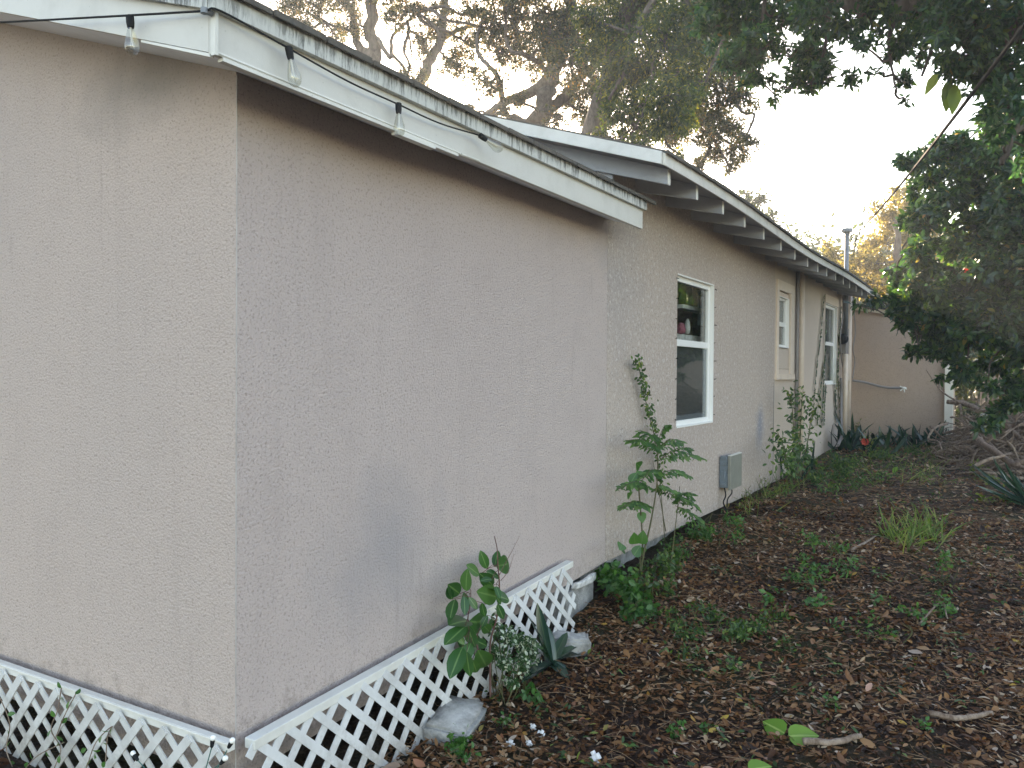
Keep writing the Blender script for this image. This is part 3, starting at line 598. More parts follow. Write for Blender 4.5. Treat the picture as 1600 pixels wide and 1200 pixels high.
# ================================================================ trees
def tree_clumps(list_, n_tip_scale, yspread, leafL, leafW, whorl, droop=.2):
    pass
def sample_tips(clumps, dens, sub=None):
    """clumps: (centre Vector, (rx,ry,rz)); tips scattered in clustered sub-blobs"""
    P=[];D=[];C=[]
    for (c,rad) in clumps:
        vol=rad[0]*rad[1]*rad[2]; n=max(4,int(dens*vol**.62))
        ns=max(3,n//12); sc=rv(ns)*(rng.random((ns,1))**.45)
        for s_ in sc:
            m=rng.poisson(n/ns)
            if m==0: continue
            q=s_+rng.normal(size=(m,3))*.16; p=np.array(c)+q*np.array(rad); P.append(p); D.append(q+rng.normal(size=(m,3))*.5); C+= [len(C)*0]*m
    P=np.concatenate(P); D=np.concatenate(D); D/=np.linalg.norm(D,axis=1,keepdims=True)+1e-9
    return P,D
def whorls(P,D,k,L,W,spread=1.1,grav=.25,jit=.3):
    N=len(P); pos=np.repeat(P,k,0); ax=np.repeat(D,k,0)
    r=rv(N*k); r-= (r*ax).sum(1,keepdims=True)*ax; r/=np.linalg.norm(r,axis=1,keepdims=True)+1e-9
    th=rng.normal(spread,.3,size=(N*k,1)); d=ax*np.cos(th)+r*np.sin(th); d[:,2]-=grav; d/=np.linalg.norm(d,axis=1,keepdims=True)
    nn=rv(N*k)*.6+ax*.4+np.array([0,0,.6]); pos=pos+rng.normal(size=pos.shape)*L*jit
    ll=L*rng.uniform(.65,1.2,N*k); return pos,d,nn,ll,ll*(W/L)*rng.uniform(.85,1.15,N*k)
def limbs(mb,lst,n=9):
    for pts,r0,r1 in lst:
        c=curve_pts(pts,6); m=len(c); mb.tube([p+Vector(rv(1)[0])*r0*.25 for p in c],[r0+(r1-r0)*(i/(m-1))**.8 for i in range(m)],n)
def twig_to(mb,src,tips,r=.012,wob=.08,n=4):
    """from each source polyline node nearest to a tip draws a crooked twig"""
    src=[Vector(s) for s in src]
    for t in tips:
        t=Vector(t); s=min(src,key=lambda q:(q-t).length); L=(t-s).length
        if L<.05: continue
        m=4; pts=curve_pts([s+(t-s)*(i/m)+Vector(rv(1)[0])*min(wob*L*.4,.25)*(1 if 0<i<m else 0) for i in range(m+1)],2); m=len(pts)-1
        for i in range(1,m): pts[i].z+=.06*L*math.sin(math.pi*i/m)
        mb.tube(pts,[r*(1-.75*i/m) for i in range(m+1)],n)
def crown_tree(name,label,limbl,clumps,mat,dens,k,L,W,twr=.02,simple=True,spread=1.1,grav=.25,jit=.5,bk=m_bark,ntw=10,fine=0,group='trees around the house',shape='oval',rpow=1.0):
    base=limbl[0][0][0]; root=empty(name,tuple(base),label,'tree',group)
    t=MB(); limbs(t,limbl); src=[p for pts,_,_ in limbl for p in curve_pts(pts,3)]
    for (c,rad) in clumps:
        c=Vector(c); tips=[c+Vector([a*b for a,b in zip(d*.75,rad)]) for d in rv(ntw)]
        s=min(src,key=lambda q:(q-c).length); mid=c
        m=4; L_=(mid-s).length; pts=curve_pts([s+(mid-s)*(i/m)+Vector(rv(1)[0])*min(.08*L_,.3)*(1 if 0<i<m else 0) for i in range(m+1)],3); m=len(pts)-1
        t.tube(pts,[twr*(1-.5*i/m) for i in range(m+1)],6)
        twig_to(t,pts[2:],tips,twr*.45,.25)
    t.build('trunk',bk,root,True)
    P,D=sample_tips(clumps,dens)
    a=whorls(P,D,k,L,W,spread,grav,jit)
    leaf_mesh('crown',a[0],a[1],a[2],a[3],a[4],shape,simple,.2,.15,rng.random(len(a[0]))**rpow,mat,root)
    print(name,'leaves',len(a[0])); return root
def cl(lst,Y,rs=1.0,dy=1.5):
    out=[]
    for e in lst:
        u,v,r=e[:3]; y=(e[3] if len(e)>3 else Y)+random.uniform(-dy,dy)
        c=at(u,v,y=y); sc=(c-CP).dot(_F)/CF; out.append((c,(r*sc*rs,r*sc*rs*1.15,r*sc*rs*.8)))
    return out
def tr(p,z): return Vector((p.x,p.y,z))
# --- oak behind the near roof, left
Y=14
def A(u,v,dy=0): return at(u,v,y=Y+dy)
tb=A(650,330); 
ol=[([tr(tb,.4),A(618,330),A(600,240),A(588,120),A(580,40),A(584,-60),A(575,-160)],.30,.10),
 ([A(588,92),A(560,70),A(556,40),A(545,10),A(520,-10),A(470,-60)],.13,.05),
 ([A(590,60),A(610,90,-.5),A(612,60,-.6),A(630,40,-.8),A(650,20,-1)],.06,.03),
 ([A(600,200),A(640,160,1),A(665,110,1.2),A(690,50,1.4),A(700,-20,1.5),A(720,-90,1)],.20,.07),
 ([A(672,90,1.2),A(655,60,1),A(640,50,1),A(644,90,.8)],.05,.02),
 ([A(556,50),A(520,40,.5),A(480,20,1),A(440,30,1)],.05,.02),
 ([A(690,60,1.4),A(740,40,1.5),A(790,50,2),A(820,20,2)],.07,.03),
 ([A(575,-60),A(640,-120),A(720,-150,1)],.10,.04)]
oc=cl([(450,10,32),(490,8,30),(520,52,26),(480,48,22),(552,38,24),(540,-10,36),(600,-25,40),(632,20,30),(636,120,26),(660,70,24),(668,150,26),(690,28,36),(712,100,30),(740,15,32),(735,70,28),(765,45,30),(640,-60,50),(720,-60,50),(560,-80,50),(470,-50,50),(800,-40,50),(610,150,18),(690,180,18),(780,-90,60),(500,-130,70),(620,-150,80),(740,-170,80)],Y,1.05)
crown_tree('oak_tree','tall gnarled oak behind the near roof, leftmost, with bronze backlit leaves',ol,oc,m_oak,1250,6,.085,.034,.045,ntw=14,rpow=.8)
# --- oak behind roof, centre
Y=13
ol=[([tr(A(800,260),.4),A(815,330),A(832,220),A(845,180),A(862,120),A(880,60),A(890,0),A(905,-80)],.30,.09),
 ([A(835,200),A(808,185,.3),A(780,178,.2),A(768,182,.1)],.10,.03),
 ([A(752,185,-.4),A(775,168,-.2),A(800,155),A(835,142),A(862,118)],.05,.13),
 ([A(785,160,-.2),A(780,130,-.5),A(770,110,-.6),A(752,90,-.5),A(745,60,-.4),A(760,20,0)],.07,.03),
 ([A(845,178),A(880,155,.5),A(905,120,.6),A(950,90,.8),A(985,60,1),A(1040,20,1)],.13,.05),
 ([A(800,80,.5),A(808,50,.5),A(800,10,.4),A(830,-40,0)],.05,.03),
 ([A(862,120),A(830,90,-.5),A(800,80,-.8),A(790,60,-.5)],.06,.03),
 ([A(950,90,.8),A(1000,130,1),A(1060,160,1),A(1110,200,1.5)],.07,.025),
 ([A(1060,160,1),A(1090,120,1),A(1150,100,1)],.05,.02),
 ([A(1000,130,1),A(990,180,1),A(1000,215,1)],.04,.015)]
oc=cl([(790,80,36),(760,130,28),(800,30,42),(850,20,46),(885,55,42),(900,100,44),(840,95,32),(885,150,30),(925,140,36),(915,180,22),(870,185,18),(1060,215,22),(1085,195,28),(1110,235,26),(1150,230,28),(1165,215,18),(1095,262,18),(1140,260,16),(1080,160,26),(1120,180,18),(1040,210,22),(800,-30,60),(900,-50,80),(1000,-60,80),(1000,-150,100),(860,-140,90),(735,170,14),(770,195,10),(815,160,16),(790,170,14),(905,60,40),(860,60,38),(1095,140,36),(1125,105,36),(1150,150,34),(1115,195,34),(1085,170,30),(1145,200,22),(1165,95,30),(1060,120,30),(1100,60,40)],Y,1.05)
crown_tree('oak_tree','large oak behind the roof with a crooked low limb, in the middle',ol,oc,m_oak,1350,6,.080,.032,.04,ntw=14,rpow=1.1)
# --- dense oak crown, hanging lower and nearer, centre-right
Y=10
ol=[([V3(-4.6,11.5,.4),V3(-4.4,11.3,4),V3(-3.8,11,6),V3(-3.0,10.6,7.5),A(1050,-80),A(1130,-120)],.30,.12),
 ([A(1100,-100),A(1050,-40),A(1000,40),A(975,110),A(950,160)],.09,.02),
 ([A(1050,-40),A(1080,40),A(1060,110),A(1030,190)],.07,.015),
 ([A(1000,40),A(1020,100),A(1010,160),A(985,215)],.05,.015),
 ([A(1100,-100),A(1140,-20),A(1130,60),A(1100,130)],.07,.02)]
oc=cl([(960,40,50),(1000,20,55),(1040,60,60),(985,100,50),(1030,120,52),(960,140,34),(1000,165,40),(1040,185,36),(965,185,30),(1010,210,26),(1070,130,42),(1100,80,55),(1080,20,60),(1130,30,50),(1000,235,16),(950,215,22),(985,225,22),(925,30,30),(1060,180,28),(1100,-60,80),(980,-60,80),(1060,240,12),(1045,150,40),(925,80,26)],Y,1.0,1.2)
crown_tree('oak_tree','dense dark oak crown drooping over the roof ridge, between centre and right',ol,oc,m_oakg,1700,7,.075,.030,.03,ntw=10,grav=.5)
# small crowns peeking above the main roof
Y=24
crown_tree('background_tree','small blue-green treetop just above the middle of the long eave',[([tr(A(1180,330),.5),A(1178,400),A(1175,350),A(1178,320)],.2,.05)],cl([(1165,302,14),(1185,318,20),(1200,340,18),(1170,330,16),(1225,362,12),(1180,360,25)],Y,1,1),m_hedge,260,6,.16,.07,.03)
Y=22
crown_tree('background_tree','yellow-green treetop left of the metal mast beyond the eave',[([tr(A(1310,500),.5),A(1310,450),A(1308,400)],.2,.05)],cl([(1300,400,20),(1325,410,24),(1290,385,9),(1340,395,16),(1305,435,30)],Y,1,1),m_gold,420,6,.13,.06,.03)
crown_tree('background_tree','bright golden sunlit tree right of the metal mast',[([tr(A(1400,500),.5),A(1400,450),A(1400,350)],.25,.06)],cl([(1360,410,28),(1385,380,30),(1400,340,34),(1420,320,28),(1390,430,35),(1440,360,36),(1370,445,25),(1345,440,26),(1430,410,35),(1460,330,30),(1415,300,18),(1480,380,40)],Y,1,1.5),m_gold,480,6,.14,.065,.03)
Y=27
crown_tree('background_tree','green tree mass behind the shrub, farthest right',[([tr(A(1560,500),.5),A(1560,450),A(1560,330)],.3,.08)],cl([(1500,420,50),(1560,400,60),(1620,420,60),(1540,480,60),(1600,500,60),(1500,500,45),(1480,560,30),(1660,380,80),(1750,420,90)],Y,1,2),m_hedge,300,6,.20,.09,.04)
# --- near overhanging canopy
Y=4.2
tx=V3(5.4,4.6,.25)
ol=[([tx,V3(5.3,4.6,2),V3(5.0,4.6,3.6),V3(4.2,4.4,4.4),A(1600,40),A(1500,20),A(1400,10),A(1300,-10),A(1200,-40)],.22,.04),
 ([V3(4.6,4.5,4.0),A(1640,120),A(1590,200),A(1565,260)],.05,.015),
 ([V3(5.0,4.6,3.6),V3(4.4,3.6,4.6),at(1500,-120,y=3.4),at(1300,-160,y=3.4),at(1100,-150,y=3.6)],.10,.03),
 ([A(1500,20),A(1460,70),A(1440,120)],.025,.008),([A(1400,10),A(1390,70),A(1400,140)],.02,.006),([A(1300,-10),A(1290,70),A(1270,130)],.02,.006),([A(1200,-40),A(1190,40),A(1170,110)],.02,.006),
 ([A(1600,40),A(1580,100),A(1545,150)],.025,.008)]
oc=cl([(1180,20,50),(1230,30,60),(1290,25,55),(1350,20,50),(1190,80,42),(1240,90,45),(1285,80,35),(1300,120,30),(1265,130,26),(1225,135,20),(1212,150,12),(1165,120,24),(1400,30,50),(1440,20,50),(1400,80,28),(1355,110,12),(1340,75,20),(1430,90,24),(1408,130,14),(1412,160,9),(1480,40,50),(1530,30,60),(1590,40,70),(1510,90,42),(1560,100,55),(1600,120,50),(1590,170,46),(1555,160,30),(1600,210,34),(1562,210,16),(1620,250,40),(1480,95,16),(1150,60,44),(1140,10,44),(1170,85,34),(1190,120,24),(1110,40,40),(1150,105,26),(1250,-60,90),(1400,-80,100),(1550,-80,110),(1130,-60,70),(1700,60,110),(1700,220,80),(1400,-180,120),(1600,-200,120)],Y,1.0,.5)
crown_tree('shade_tree','near tree whose dark leafy boughs hang across the upper right sky',ol,oc,m_can,2300,7,.060,.021,.010,simple=False,spread=1.05,grav=.15,ntw=8,jit=.25,shape='lance')
# big hanging leaves in the canopy
def plain_leaf(lst,L0,mat,name,parent,shape='lance',wr=.45,rnd=None):
    P=[];D=[];Nn=[];L=[]
    for (a,b1) in lst: 
        a=Vector(a);b1=Vector(b1); P.append(a);D.append(b1-a);Nn.append((CP-a).normalized()+Vector(rv(1)[0])*.5+Vector((0,0,.5))); L.append((b1-a).length)
    return leaf_mesh(name,P,D,Nn,L,np.array(L)*wr,shape,False,.2,.12,rnd,mat,parent)
q=empty('climbing_vine',tuple(at(1480,90,y=4)),'broad limp lobed leaves hanging in front of the dark boughs','vine','vines')
plain_leaf([(at(1485,125,y=4),at(1478,175,y=4)),(at(1488,120,y=4),at(1470,160,y=4)),(at(1470,110,y=4),at(1443,148,y=4)),(at(1490,90,y=4),at(1475,118,y=4.05)),(at(1492,130,y=4),at(1490,178,y=3.95)),(at(1500,95,y=4),at(1480,80,y=4)),(at(1510,60,y=4),at(1480,70,y=4))],0,m_weedy,'leaf',q,'lance',.42)
b=MB(); b.tube(curve_pts([at(1520,20,y=4.1),at(1500,60,y=4.05),at(1485,125,y=4)],5),.006,5); b.build('stem',m_stem,q)
# --- big shrub right
Y=9.3
sb=V3(3.0,9.6,.4)
ol=[([sb,V3(2.95,9.6,1.2),V3(2.8,9.5,2.0),A(1560,400),A(1520,300),A(1490,240)],.09,.02),
 ([V3(2.95,9.6,1.2),A(1600,480),A(1640,400),A(1600,300)],.06,.02),
 ([V3(2.9,9.5,1.6),A(1520,520),A(1460,500),A(1410,505)],.04,.01),
 ([V3(2.8,9.5,2.0),A(1500,430),A(1450,410),A(1410,400)],.04,.01)]
oc=cl([(1440,240,22),(1480,230,26),(1510,260,34),(1455,280,24),(1490,310,42),(1450,340,32),(1440,395,38),(1420,420,24),(1500,380,50),(1550,320,55),(1590,280,50),(1595,350,60),(1560,420,60),(1440,445,34),(1420,480,26),(1410,500,18),(1460,490,34),(1500,460,50),(1440,525,22),(1430,555,14),(1475,540,26),(1500,520,40),(1550,500,50),(1600,450,60),(1600,530,45),(1560,560,30),(1500,580,22),(1485,590,12),(1395,470,14),(1400,445,16),(1545,600,16),(1590,605,26),(1530,240,24),(1575,235,30),(1640,300,80),(1660,420,90),(1650,540,60),(1700,350,100),(1550,655,14),(1535,665,12),(1570,645,16),(1600,620,24),(1340,478,6),(1400,462,10),(1372,468,9),(1412,252,14),(1428,262,16),(1430,300,18),(1425,345,18),(1560,250,30),(1540,215,16),(1600,260,36),(1580,190,36),(1450,255,20),(1500,230,22),(1550,180,18)],Y,1.0,.5)
crown_tree('shrub_tree','broad glossy dark green shrub tree at the right reaching over the end wall',ol,oc,m_shr,1250,8,.105,.042,.012,simple=False,spread=1.1,grav=.2,ntw=8,jit=.25)
q=empty('blossom_cluster',tuple(at(1520,425,y=8.8)),'pinkish red blossom cluster in the upper part of the glossy shrub','flowers','red blossoms')
pp=[at(1517,426,y=8.75)+Vector(rv(1)[0])*.05 for _ in range(9)]+[at(1540,428,y=8.75)+Vector(rv(1)[0])*.04 for _ in range(4)]
leaf_mesh('petal',pp,rv(13),rv(13),.07,.05,'oval',False,.2,.2,None,m_flower,q)
# yellow flowers/leaves low right behind the shrub handled by hedge
# neighbour wall and hedge behind brush
b=MB(); b.box((1.9,19,.4),(12,19.2,1.95)); b.box((1.9,18.97,1.95),(12,19.23,2.0)); tag(b.build('boundary_wall',painted('tan_block_wall',(.30,.23,.18,1),.5)),'low tan boundary wall glimpsed behind the brush pile','wall')
def leafblob(name,label,cat,clumps,mat,dens,k,L,W,group=None,kind=None,simple=True,grav=.2,stem=True,spread=1.1,shape='oval'):
    P,D=sample_tips(clumps,dens); a=whorls(P,D,k,L,W,spread,grav,.6)
    if kind: o=leaf_mesh(name,*a,shape,simple,.2,.15,None,mat); return tag(o,label,cat,group,kind)
    c0=clumps[0][0]; root=empty(name,(c0[0],c0[1],gz(c0[0],c0[1])),label,cat,group)
    leaf_mesh('foliage',*a,shape,simple,.2,.15,None,mat,root)
    b=MB()
    for (c,rad) in clumps:
        g=Vector((c[0],c[1],gz(c[0],c[1])-.02)); tk=.003+min(.005,rad[0]*.006)
        for _ in range(3):
            e=Vector(c)+Vector(rv(1)[0])*rad[0]*.7; b.tube(curve_pts([g+Vector(rv(1)[0])*.04,(g+e)/2+Vector(rv(1)[0])*.05,e],4),[tk]*4+[tk*.7]*4+[tk*.4],5)
    b.build('stem',m_stem,root); return root
Y=17
leafblob('hedge','dark green hedge behind the brush pile beside the cream corner post','hedge',cl([(1510,600,22),(1500,570,24),(1500,640,24),(1530,575,24),(1560,560,24),(1600,560,30),(1620,600,40),(1520,650,20),(1475,600,15),(1560,630,14)],Y,1,.5),m_hedge,420,6,.11,.05)
# distant tree line closing the horizon (one mass)
ts=[(V3(x,38+random.uniform(-4,4),3.2+random.uniform(-1,1.5)),(3.6,3,3.4)) for x in np.arange(-30,34,4)]
leafblob('tree_line','far line of trees closing the yard beyond everything','tree line',ts,m_hedge,260,5,.34,.16,kind='stuff')
# trees behind/right of the photographer, reflected in the window
for i,(x,y,lb) in enumerate(((7.0,25,'sunlit golden oak farther right out past the brush pile'),)):
    c0=V3(x,y,5.5); crown_tree('oak_tree',lb,[([V3(x,y,.2),V3(x+.1,y,2.5),V3(x-.3,y+.2,5)],.3,.12),([V3(x,y,2.5),V3(x-1,y-1,4.5),V3(x-1.8,y-1.5,6)],.12,.04)],[(c0+Vector(rv(1)[0])*1.6,(1.6,1.6,1.2)) for _ in range(14)],m_gold,300,6,.11,.05,.04)

# ================================================================ ground litter
def scatter(n,x0,x1,y0,y1,keep=None):
    P=[]
    while len(P)<n:
        x=rng.uniform(x0,x1,n*2); y=rng.uniform(y0,y1,n*2)
        for a,b_ in zip(x,y):
            if keep is None or keep(a,b_): P.append((a,b_))
            if len(P)>=n: break
    return np.array(P)
def inview(x,y):
    d=Vector((x,y,.1))-CP; z=d.dot(_F)
    if z<.5: return False
    u=800+CF*d.dot(_R)/z; v=600-CF*d.dot(_U)/z
    return -250<u<2350 and v<1700 and (x>.06)
def litter(n,x0,x1,y0,y1,L,name,label,dz=.012,keep=inview):
    P=scatter(n,x0,x1,y0,y1,keep); z=np.array([gz(a,b_) for a,b_ in P])+rng.uniform(0,dz*2.4,n)
    pos=np.c_[P,z]; a=rng.uniform(0,2*np.pi,n); tilt=rng.normal(0,.28,n)
    d=np.c_[np.cos(a)*np.cos(tilt),np.sin(a)*np.cos(tilt),np.sin(tilt)]; nn=np.c_[rng.normal(0,.38,(n,2)),np.ones(n)]
    ll=L*np.minimum(rng.lognormal(0,.34,n),1.75); return pos,d,nn,ll,ll*rng.uniform(.34,.55,n)
parts=[litter(38000,.06,4.2,-.3,3.4,.030,'',''),litter(31000,.06,5.4,3.2,6.5,.033,'',''),litter(15500,.06,7.5,6.3,13.2,.045,'',''),litter(1800,-2.6,.02,-.9,-.12,.045,'','',.012,lambda x,y:True),litter(500,.06,3.2,.3,4.0,.055,'','',.02)]
cat=[np.concatenate([p[i] for p in parts]) for i in range(5)]; nL=len(cat[0])
from mathutils import noise as _no
pat=np.array([_no.noise(Vector((p[0]*1.3,p[1]*1.1,0)))+.6*_no.noise(Vector((p[0]*4.1,p[1]*3.7,5))) for p in cat[0]])
rr=np.clip(rng.beta(1.25,1.9,nL)+pat*.30,0,1); rr=np.where(rng.random(nL)<.035,rng.uniform(.93,1,nL),rr*.93)
o=leaf_mesh('leaf_litter',*cat,'oval',False,rng.uniform(-.5,.6,nL),rng.uniform(-.35,.4,nL),rr,m_litter); tag(o,'brown fallen leaves covering the yard','leaf litter',None,'stuff')
# pine straw and thin twigs
b=MB(); P=scatter(3200,.08,4.5,.2,9,inview)
for x,y in P:
    L=random.uniform(.06,.22)*(1 if y<5 else 1.3); a=random.uniform(0,6.28); z=gz(x,y)+random.uniform(.012,.035); d=Vector((math.cos(a),math.sin(a),random.uniform(-.05,.12)))*L; k=Vector((-d.y,d.x,0))*random.uniform(-.35,.35)
    p=Vector((x,y,z)); b.tube([p,p+d*.33+k*.6,p+d*.66+k*.8,p+d],[.0016,.0016,.0013,.0009],3)
tag(b.build('pine_straw',m_needle),'thin dry twigs and straw strewn over the leaves','straw',None,'stuff')
# individual sticks
def stick(pts,r0,r1,label,mat=m_twig,side=(),name='fallen_branch',cat='branch',group='sticks on the ground',n=8):
    b=MB(); c=curve_pts(pts,6); m=len(c); b.tube([p+Vector(rv(1)[0])*r0*.18 for p in c],[r0+(r1-r0)*i/(m-1) for i in range(m)],n)
    for s in side: 
        c2=curve_pts(s,5); b.tube(c2,[r0*.55*(1-.7*i/(len(c2)-1)) for i in range(len(c2))],6)
    return tag(b.build(name,mat,None,True),label,cat,group)
def g3(u,v,z,h=0): p=at(u,v,z=z); return Vector((p.x,p.y,gz(p.x,p.y)+h))
stick([g3(1255,1168,.06,.03),g3(1300,1172,.06,.035),g3(1345,1165,.06,.03)],.016,.012,'bark-covered stick lying near the two bright leaves',m_twig)
stick([g3(1450,1140,.06,.03),g3(1500,1148,.06,.035),g3(1550,1140,.06,.03)],.015,.010,'pale stick in the litter at the lower right',m_twig)
stick([g3(1330,875,.25,.02),g3(1355,862,.25,.03),g3(1370,852,.25,.03)],.012,.006,'short stick left of the bright grass tuft',m_twig)
stick([g3(1435,1000,.12,.02),g3(1470,975,.14,.05),g3(1480,990,.14,.03)],.006,.004,'thin bent twig below the weeds at the right',m_twig)
# brush pile
Y=12.5
stick([at(1480,628,y=12.6),at(1510,632,y=12.5),at(1550,650,y=12.2),at(1600,670,y=12)],.035,.05,'long dead limb leaning on the brush pile by the cream post',m_twig,[[at(1500,630,y=12.5),at(1470,610,y=12.7),at(1447,578,y=12.9)],[at(1500,632,y=12.5),at(1505,660,y=12.3),at(1520,690,y=12)],[at(1467,606,y=12.7),at(1470,600,y=12.7),at(1474,592,y=12.7)]],group='dead limbs of the brush pile')
stick([at(1523,682,y=10.6),at(1545,700,y=9.9),at(1585,725,y=9),at(1592,722,y=9),at(1640,715,y=8.9)],.045,.03,'thick peeling log at the front of the brush pile',m_bstick,[[at(1585,725,y=9),at(1610,735,y=8.8),at(1640,740,y=8.6)]],group='dead limbs of the brush pile')
stick([at(1522,728,y=8.6),at(1545,718,y=8.7),at(1570,712,y=8.8)],.022,.015,'pale short stick in front of the thick log',m_twig,group='dead limbs of the brush pile')
stick([at(1450,685,y=11),at(1462,668,y=11.2),at(1480,662,y=11.4),at(1455,684,y=11.2),at(1470,710,y=10.6)][2::-1]+[at(1466,690,y=10.8),at(1472,705,y=10.5)],.02,.012,'bent grey branch left of the brush pile',m_twig,group='dead limbs of the brush pile')
stick([at(1560,640,y=11),at(1580,670,y=10.8),at(1610,700,y=10.5)],.03,.03,'slanting brown limb at the right of the brush pile',m_bstick,[[at(1580,670,y=10.8),at(1590,650,y=10.8),at(1596,625,y=10.9)]],group='dead limbs of the brush pile')
stick([at(1573,690,y=9.8),at(1583,700,y=9.7),at(1592,720,y=9.6)],.02,.012,'forked tan branch sticking up on the brush pile',m_twig,[[at(1578,695,y=9.8),at(1582,685,y=9.8),at(1584,676,y=9.8)]],group='dead limbs of the brush pile')
b=MB()
for i in range(1900):
    c=V3(random.gauss(2.75,.65),random.gauss(11.7,1.15),0); 
    if c.x<1.55 or c.x<1.7+(11-c.y)*.25: continue
    hgt=1.0*math.exp(-((c.x-2.9)/1.1)**2-((c.y-12.0)/1.7)**2); base=gz(c.x,c.y); c.z=base+random.uniform(.02,max(.06,hgt))
    L=random.uniform(.25,1.0); a=random.uniform(0,6.28); d=Vector((math.cos(a),math.sin(a),random.uniform(-.35,.35)))*L; k=Vector(rv(1)[0])*L*.22; r=random.choice((.005,.006,.008,.010,.014,.022))
    pts=curve_pts([c-d*.5,c-d*.15+k,c+d*.2+k*.6,c+d*.5-k*.3],3); pts=[Vector((p.x,p.y,max(p.z,base+.01))) for p in pts]; b.tube(pts,[r*(1-.5*j/(len(pts)-1)) for j in range(len(pts))],5)
tag(b.build('brush_pile',m_twig,None,True),'heap of tangled dead twigs in the far right corner of the yard','brush pile',None,'stuff')

# ================================================================ plants
def plant(name,loc,label,group=None,cat='plant'): return empty(name,loc,label,cat,group)
def zp(u,v,dx=0,x=.2): return at(660+u/4.615,840+v/4.615,x=x+dx)
sp=plant('sapling',(.17,1.42,.04),'young sapling with large glossy oval leaves in front of the lattice')
pairs=[((465,225),(425,110)),((520,210),(545,95)),((530,205),(650,185)),((410,270),(320,200)),((315,385),(310,255)),((510,345),(425,270)),((555,290),(475,240)),((545,375),(470,345)),((268,405),(195,345)),((215,445),(180,365)),((235,445),(190,575)),((300,420),(310,550)),((335,430),(395,515)),((430,470),(445,575)),((520,410),(625,450)),((535,430),(435,395)),((540,480),(585,585)),((335,600),(210,605)),((335,605),(480,615)),((310,640),(165,765)),((330,630),(365,810)),((290,790),(205,980)),((320,820),(335,1000)),((400,810),(480,965)),((380,740),(480,785)),((430,620),(500,700)),((350,760),(300,880)),((470,560),(420,650)),((520,600),(570,700)),((280,650),(230,700)),((450,820),(430,940)),((360,880),(400,990)),((480,640),(540,590)),((250,740),(320,800)),((330,510),(300,400)),((500,300),(430,300)),((530,350),(560,430)),((400,700),(380,850)),((250,690),(300,770)),((530,420),(575,480))]
P=[];D=[];Nn=[];L=[]
for a,c in pairs:
    o1=random.uniform(-.05,.05); p=zp(*a,o1); e=zp(*c,o1+random.uniform(-.02,.04)); P.append(p);D.append(e-p);L.append((e-p).length*1.05);Nn.append((CP-p).normalized()+Vector(rv(1)[0])*.45+Vector((0,0,.3)))
leaf_mesh('leaf',P,D,Nn,L,np.array(L)*.50,'ovalf',False,.18,rng.uniform(0,.25,len(P)),None,m_sap,sp)
b=MB()
st=[[zp(490,1150),zp(488,950),zp(490,750),zp(540,560),zp(555,350),zp(545,200),zp(540,90),zp(520,-10)],[zp(488,900),zp(400,800),zp(330,620),zp(345,480),zp(350,380)],[zp(555,270),zp(600,180),zp(650,90),zp(700,-10)],[zp(565,310),zp(620,240),zp(660,120)]]
for s,r in zip(st,(.006,.005,.002,.002)): c=curve_pts(s,5); b.tube(c,[r*(1-.7*i/(len(c)-1)) for i in range(len(c))],6)
for p in P: 
    s=min([q_ for s_ in st[:2] for q_ in curve_pts(s_,4)],key=lambda q_:(q_-p).length); b.tube([s,(s+p)/2+Vector((0,0,.01)),p],.0016,4)
b.build('stem',bark('red_brown_stem',(.10,.05,.04,1),(.2,.11,.09,1),40),sp,True)
# variegated bush
leafblob('variegated_shrub','small bushy plant with white-edged leaves between sapling and strap plant','plant',[(zp(640,800,.03),(.10,.10,.09)),(zp(560,760,.02),(.06,.06,.10)),(zp(700,860,.05),(.10,.10,.08)),(zp(620,930,.06),(.10,.09,.07)),(zp(560,640,.0),(.04,.05,.06)),(zp(720,760,.03),(.07,.07,.08))],m_var,4200,6,.024,.013,simple=False)
# strap plant
spp=plant('strap_leaf_plant',tuple(g3(860,1050,.1,0)),'dark green plant with long strap leaves beside the small concrete chunk')
def straps(lst,center,mat,parent,w=.045,curl=.2):
    P=[];D=[];L=[];Nn=[]
    for e in lst:
        e=Vector(e); c=Vector(center)+Vector(rv(1)[0])*.012; d=e-c; P.append(c); D.append(d); L.append(d.length*1.05); n=Vector((0,0,1)); n=(n-d.normalized()*n.dot(d.normalized())); n=n if n.length>.25 else (CP-c).normalized(); Nn.append(n+(CP-c).normalized()*.5+Vector(rv(1)[0])*.2)
    return leaf_mesh('leaf',P,D,Nn,L,w,'strap',False,.35,curl,None,mat,parent)
cc=zp(925,960,.06); 
straps([e+Vector((0,0,.045)) for e in [zp(790,620,.02),zp(830,560,.0),zp(1160,865,.12),zp(1130,1060,.2),zp(735,1060,.12),zp(1040,730,.04),zp(770,760,.02),zp(1110,820,.1),zp(1050,1060,.2),zp(900,700,.02),zp(800,1000,.14)]],cc+Vector((0,0,.04)),m_strap,spp,.058,.08)
b=MB(); b.tube([Vector(cc)+Vector((0,0,-.05)),Vector(cc)+Vector((0,0,.02))],[.012,.008],6); b.build('stem',m_stem,spp)
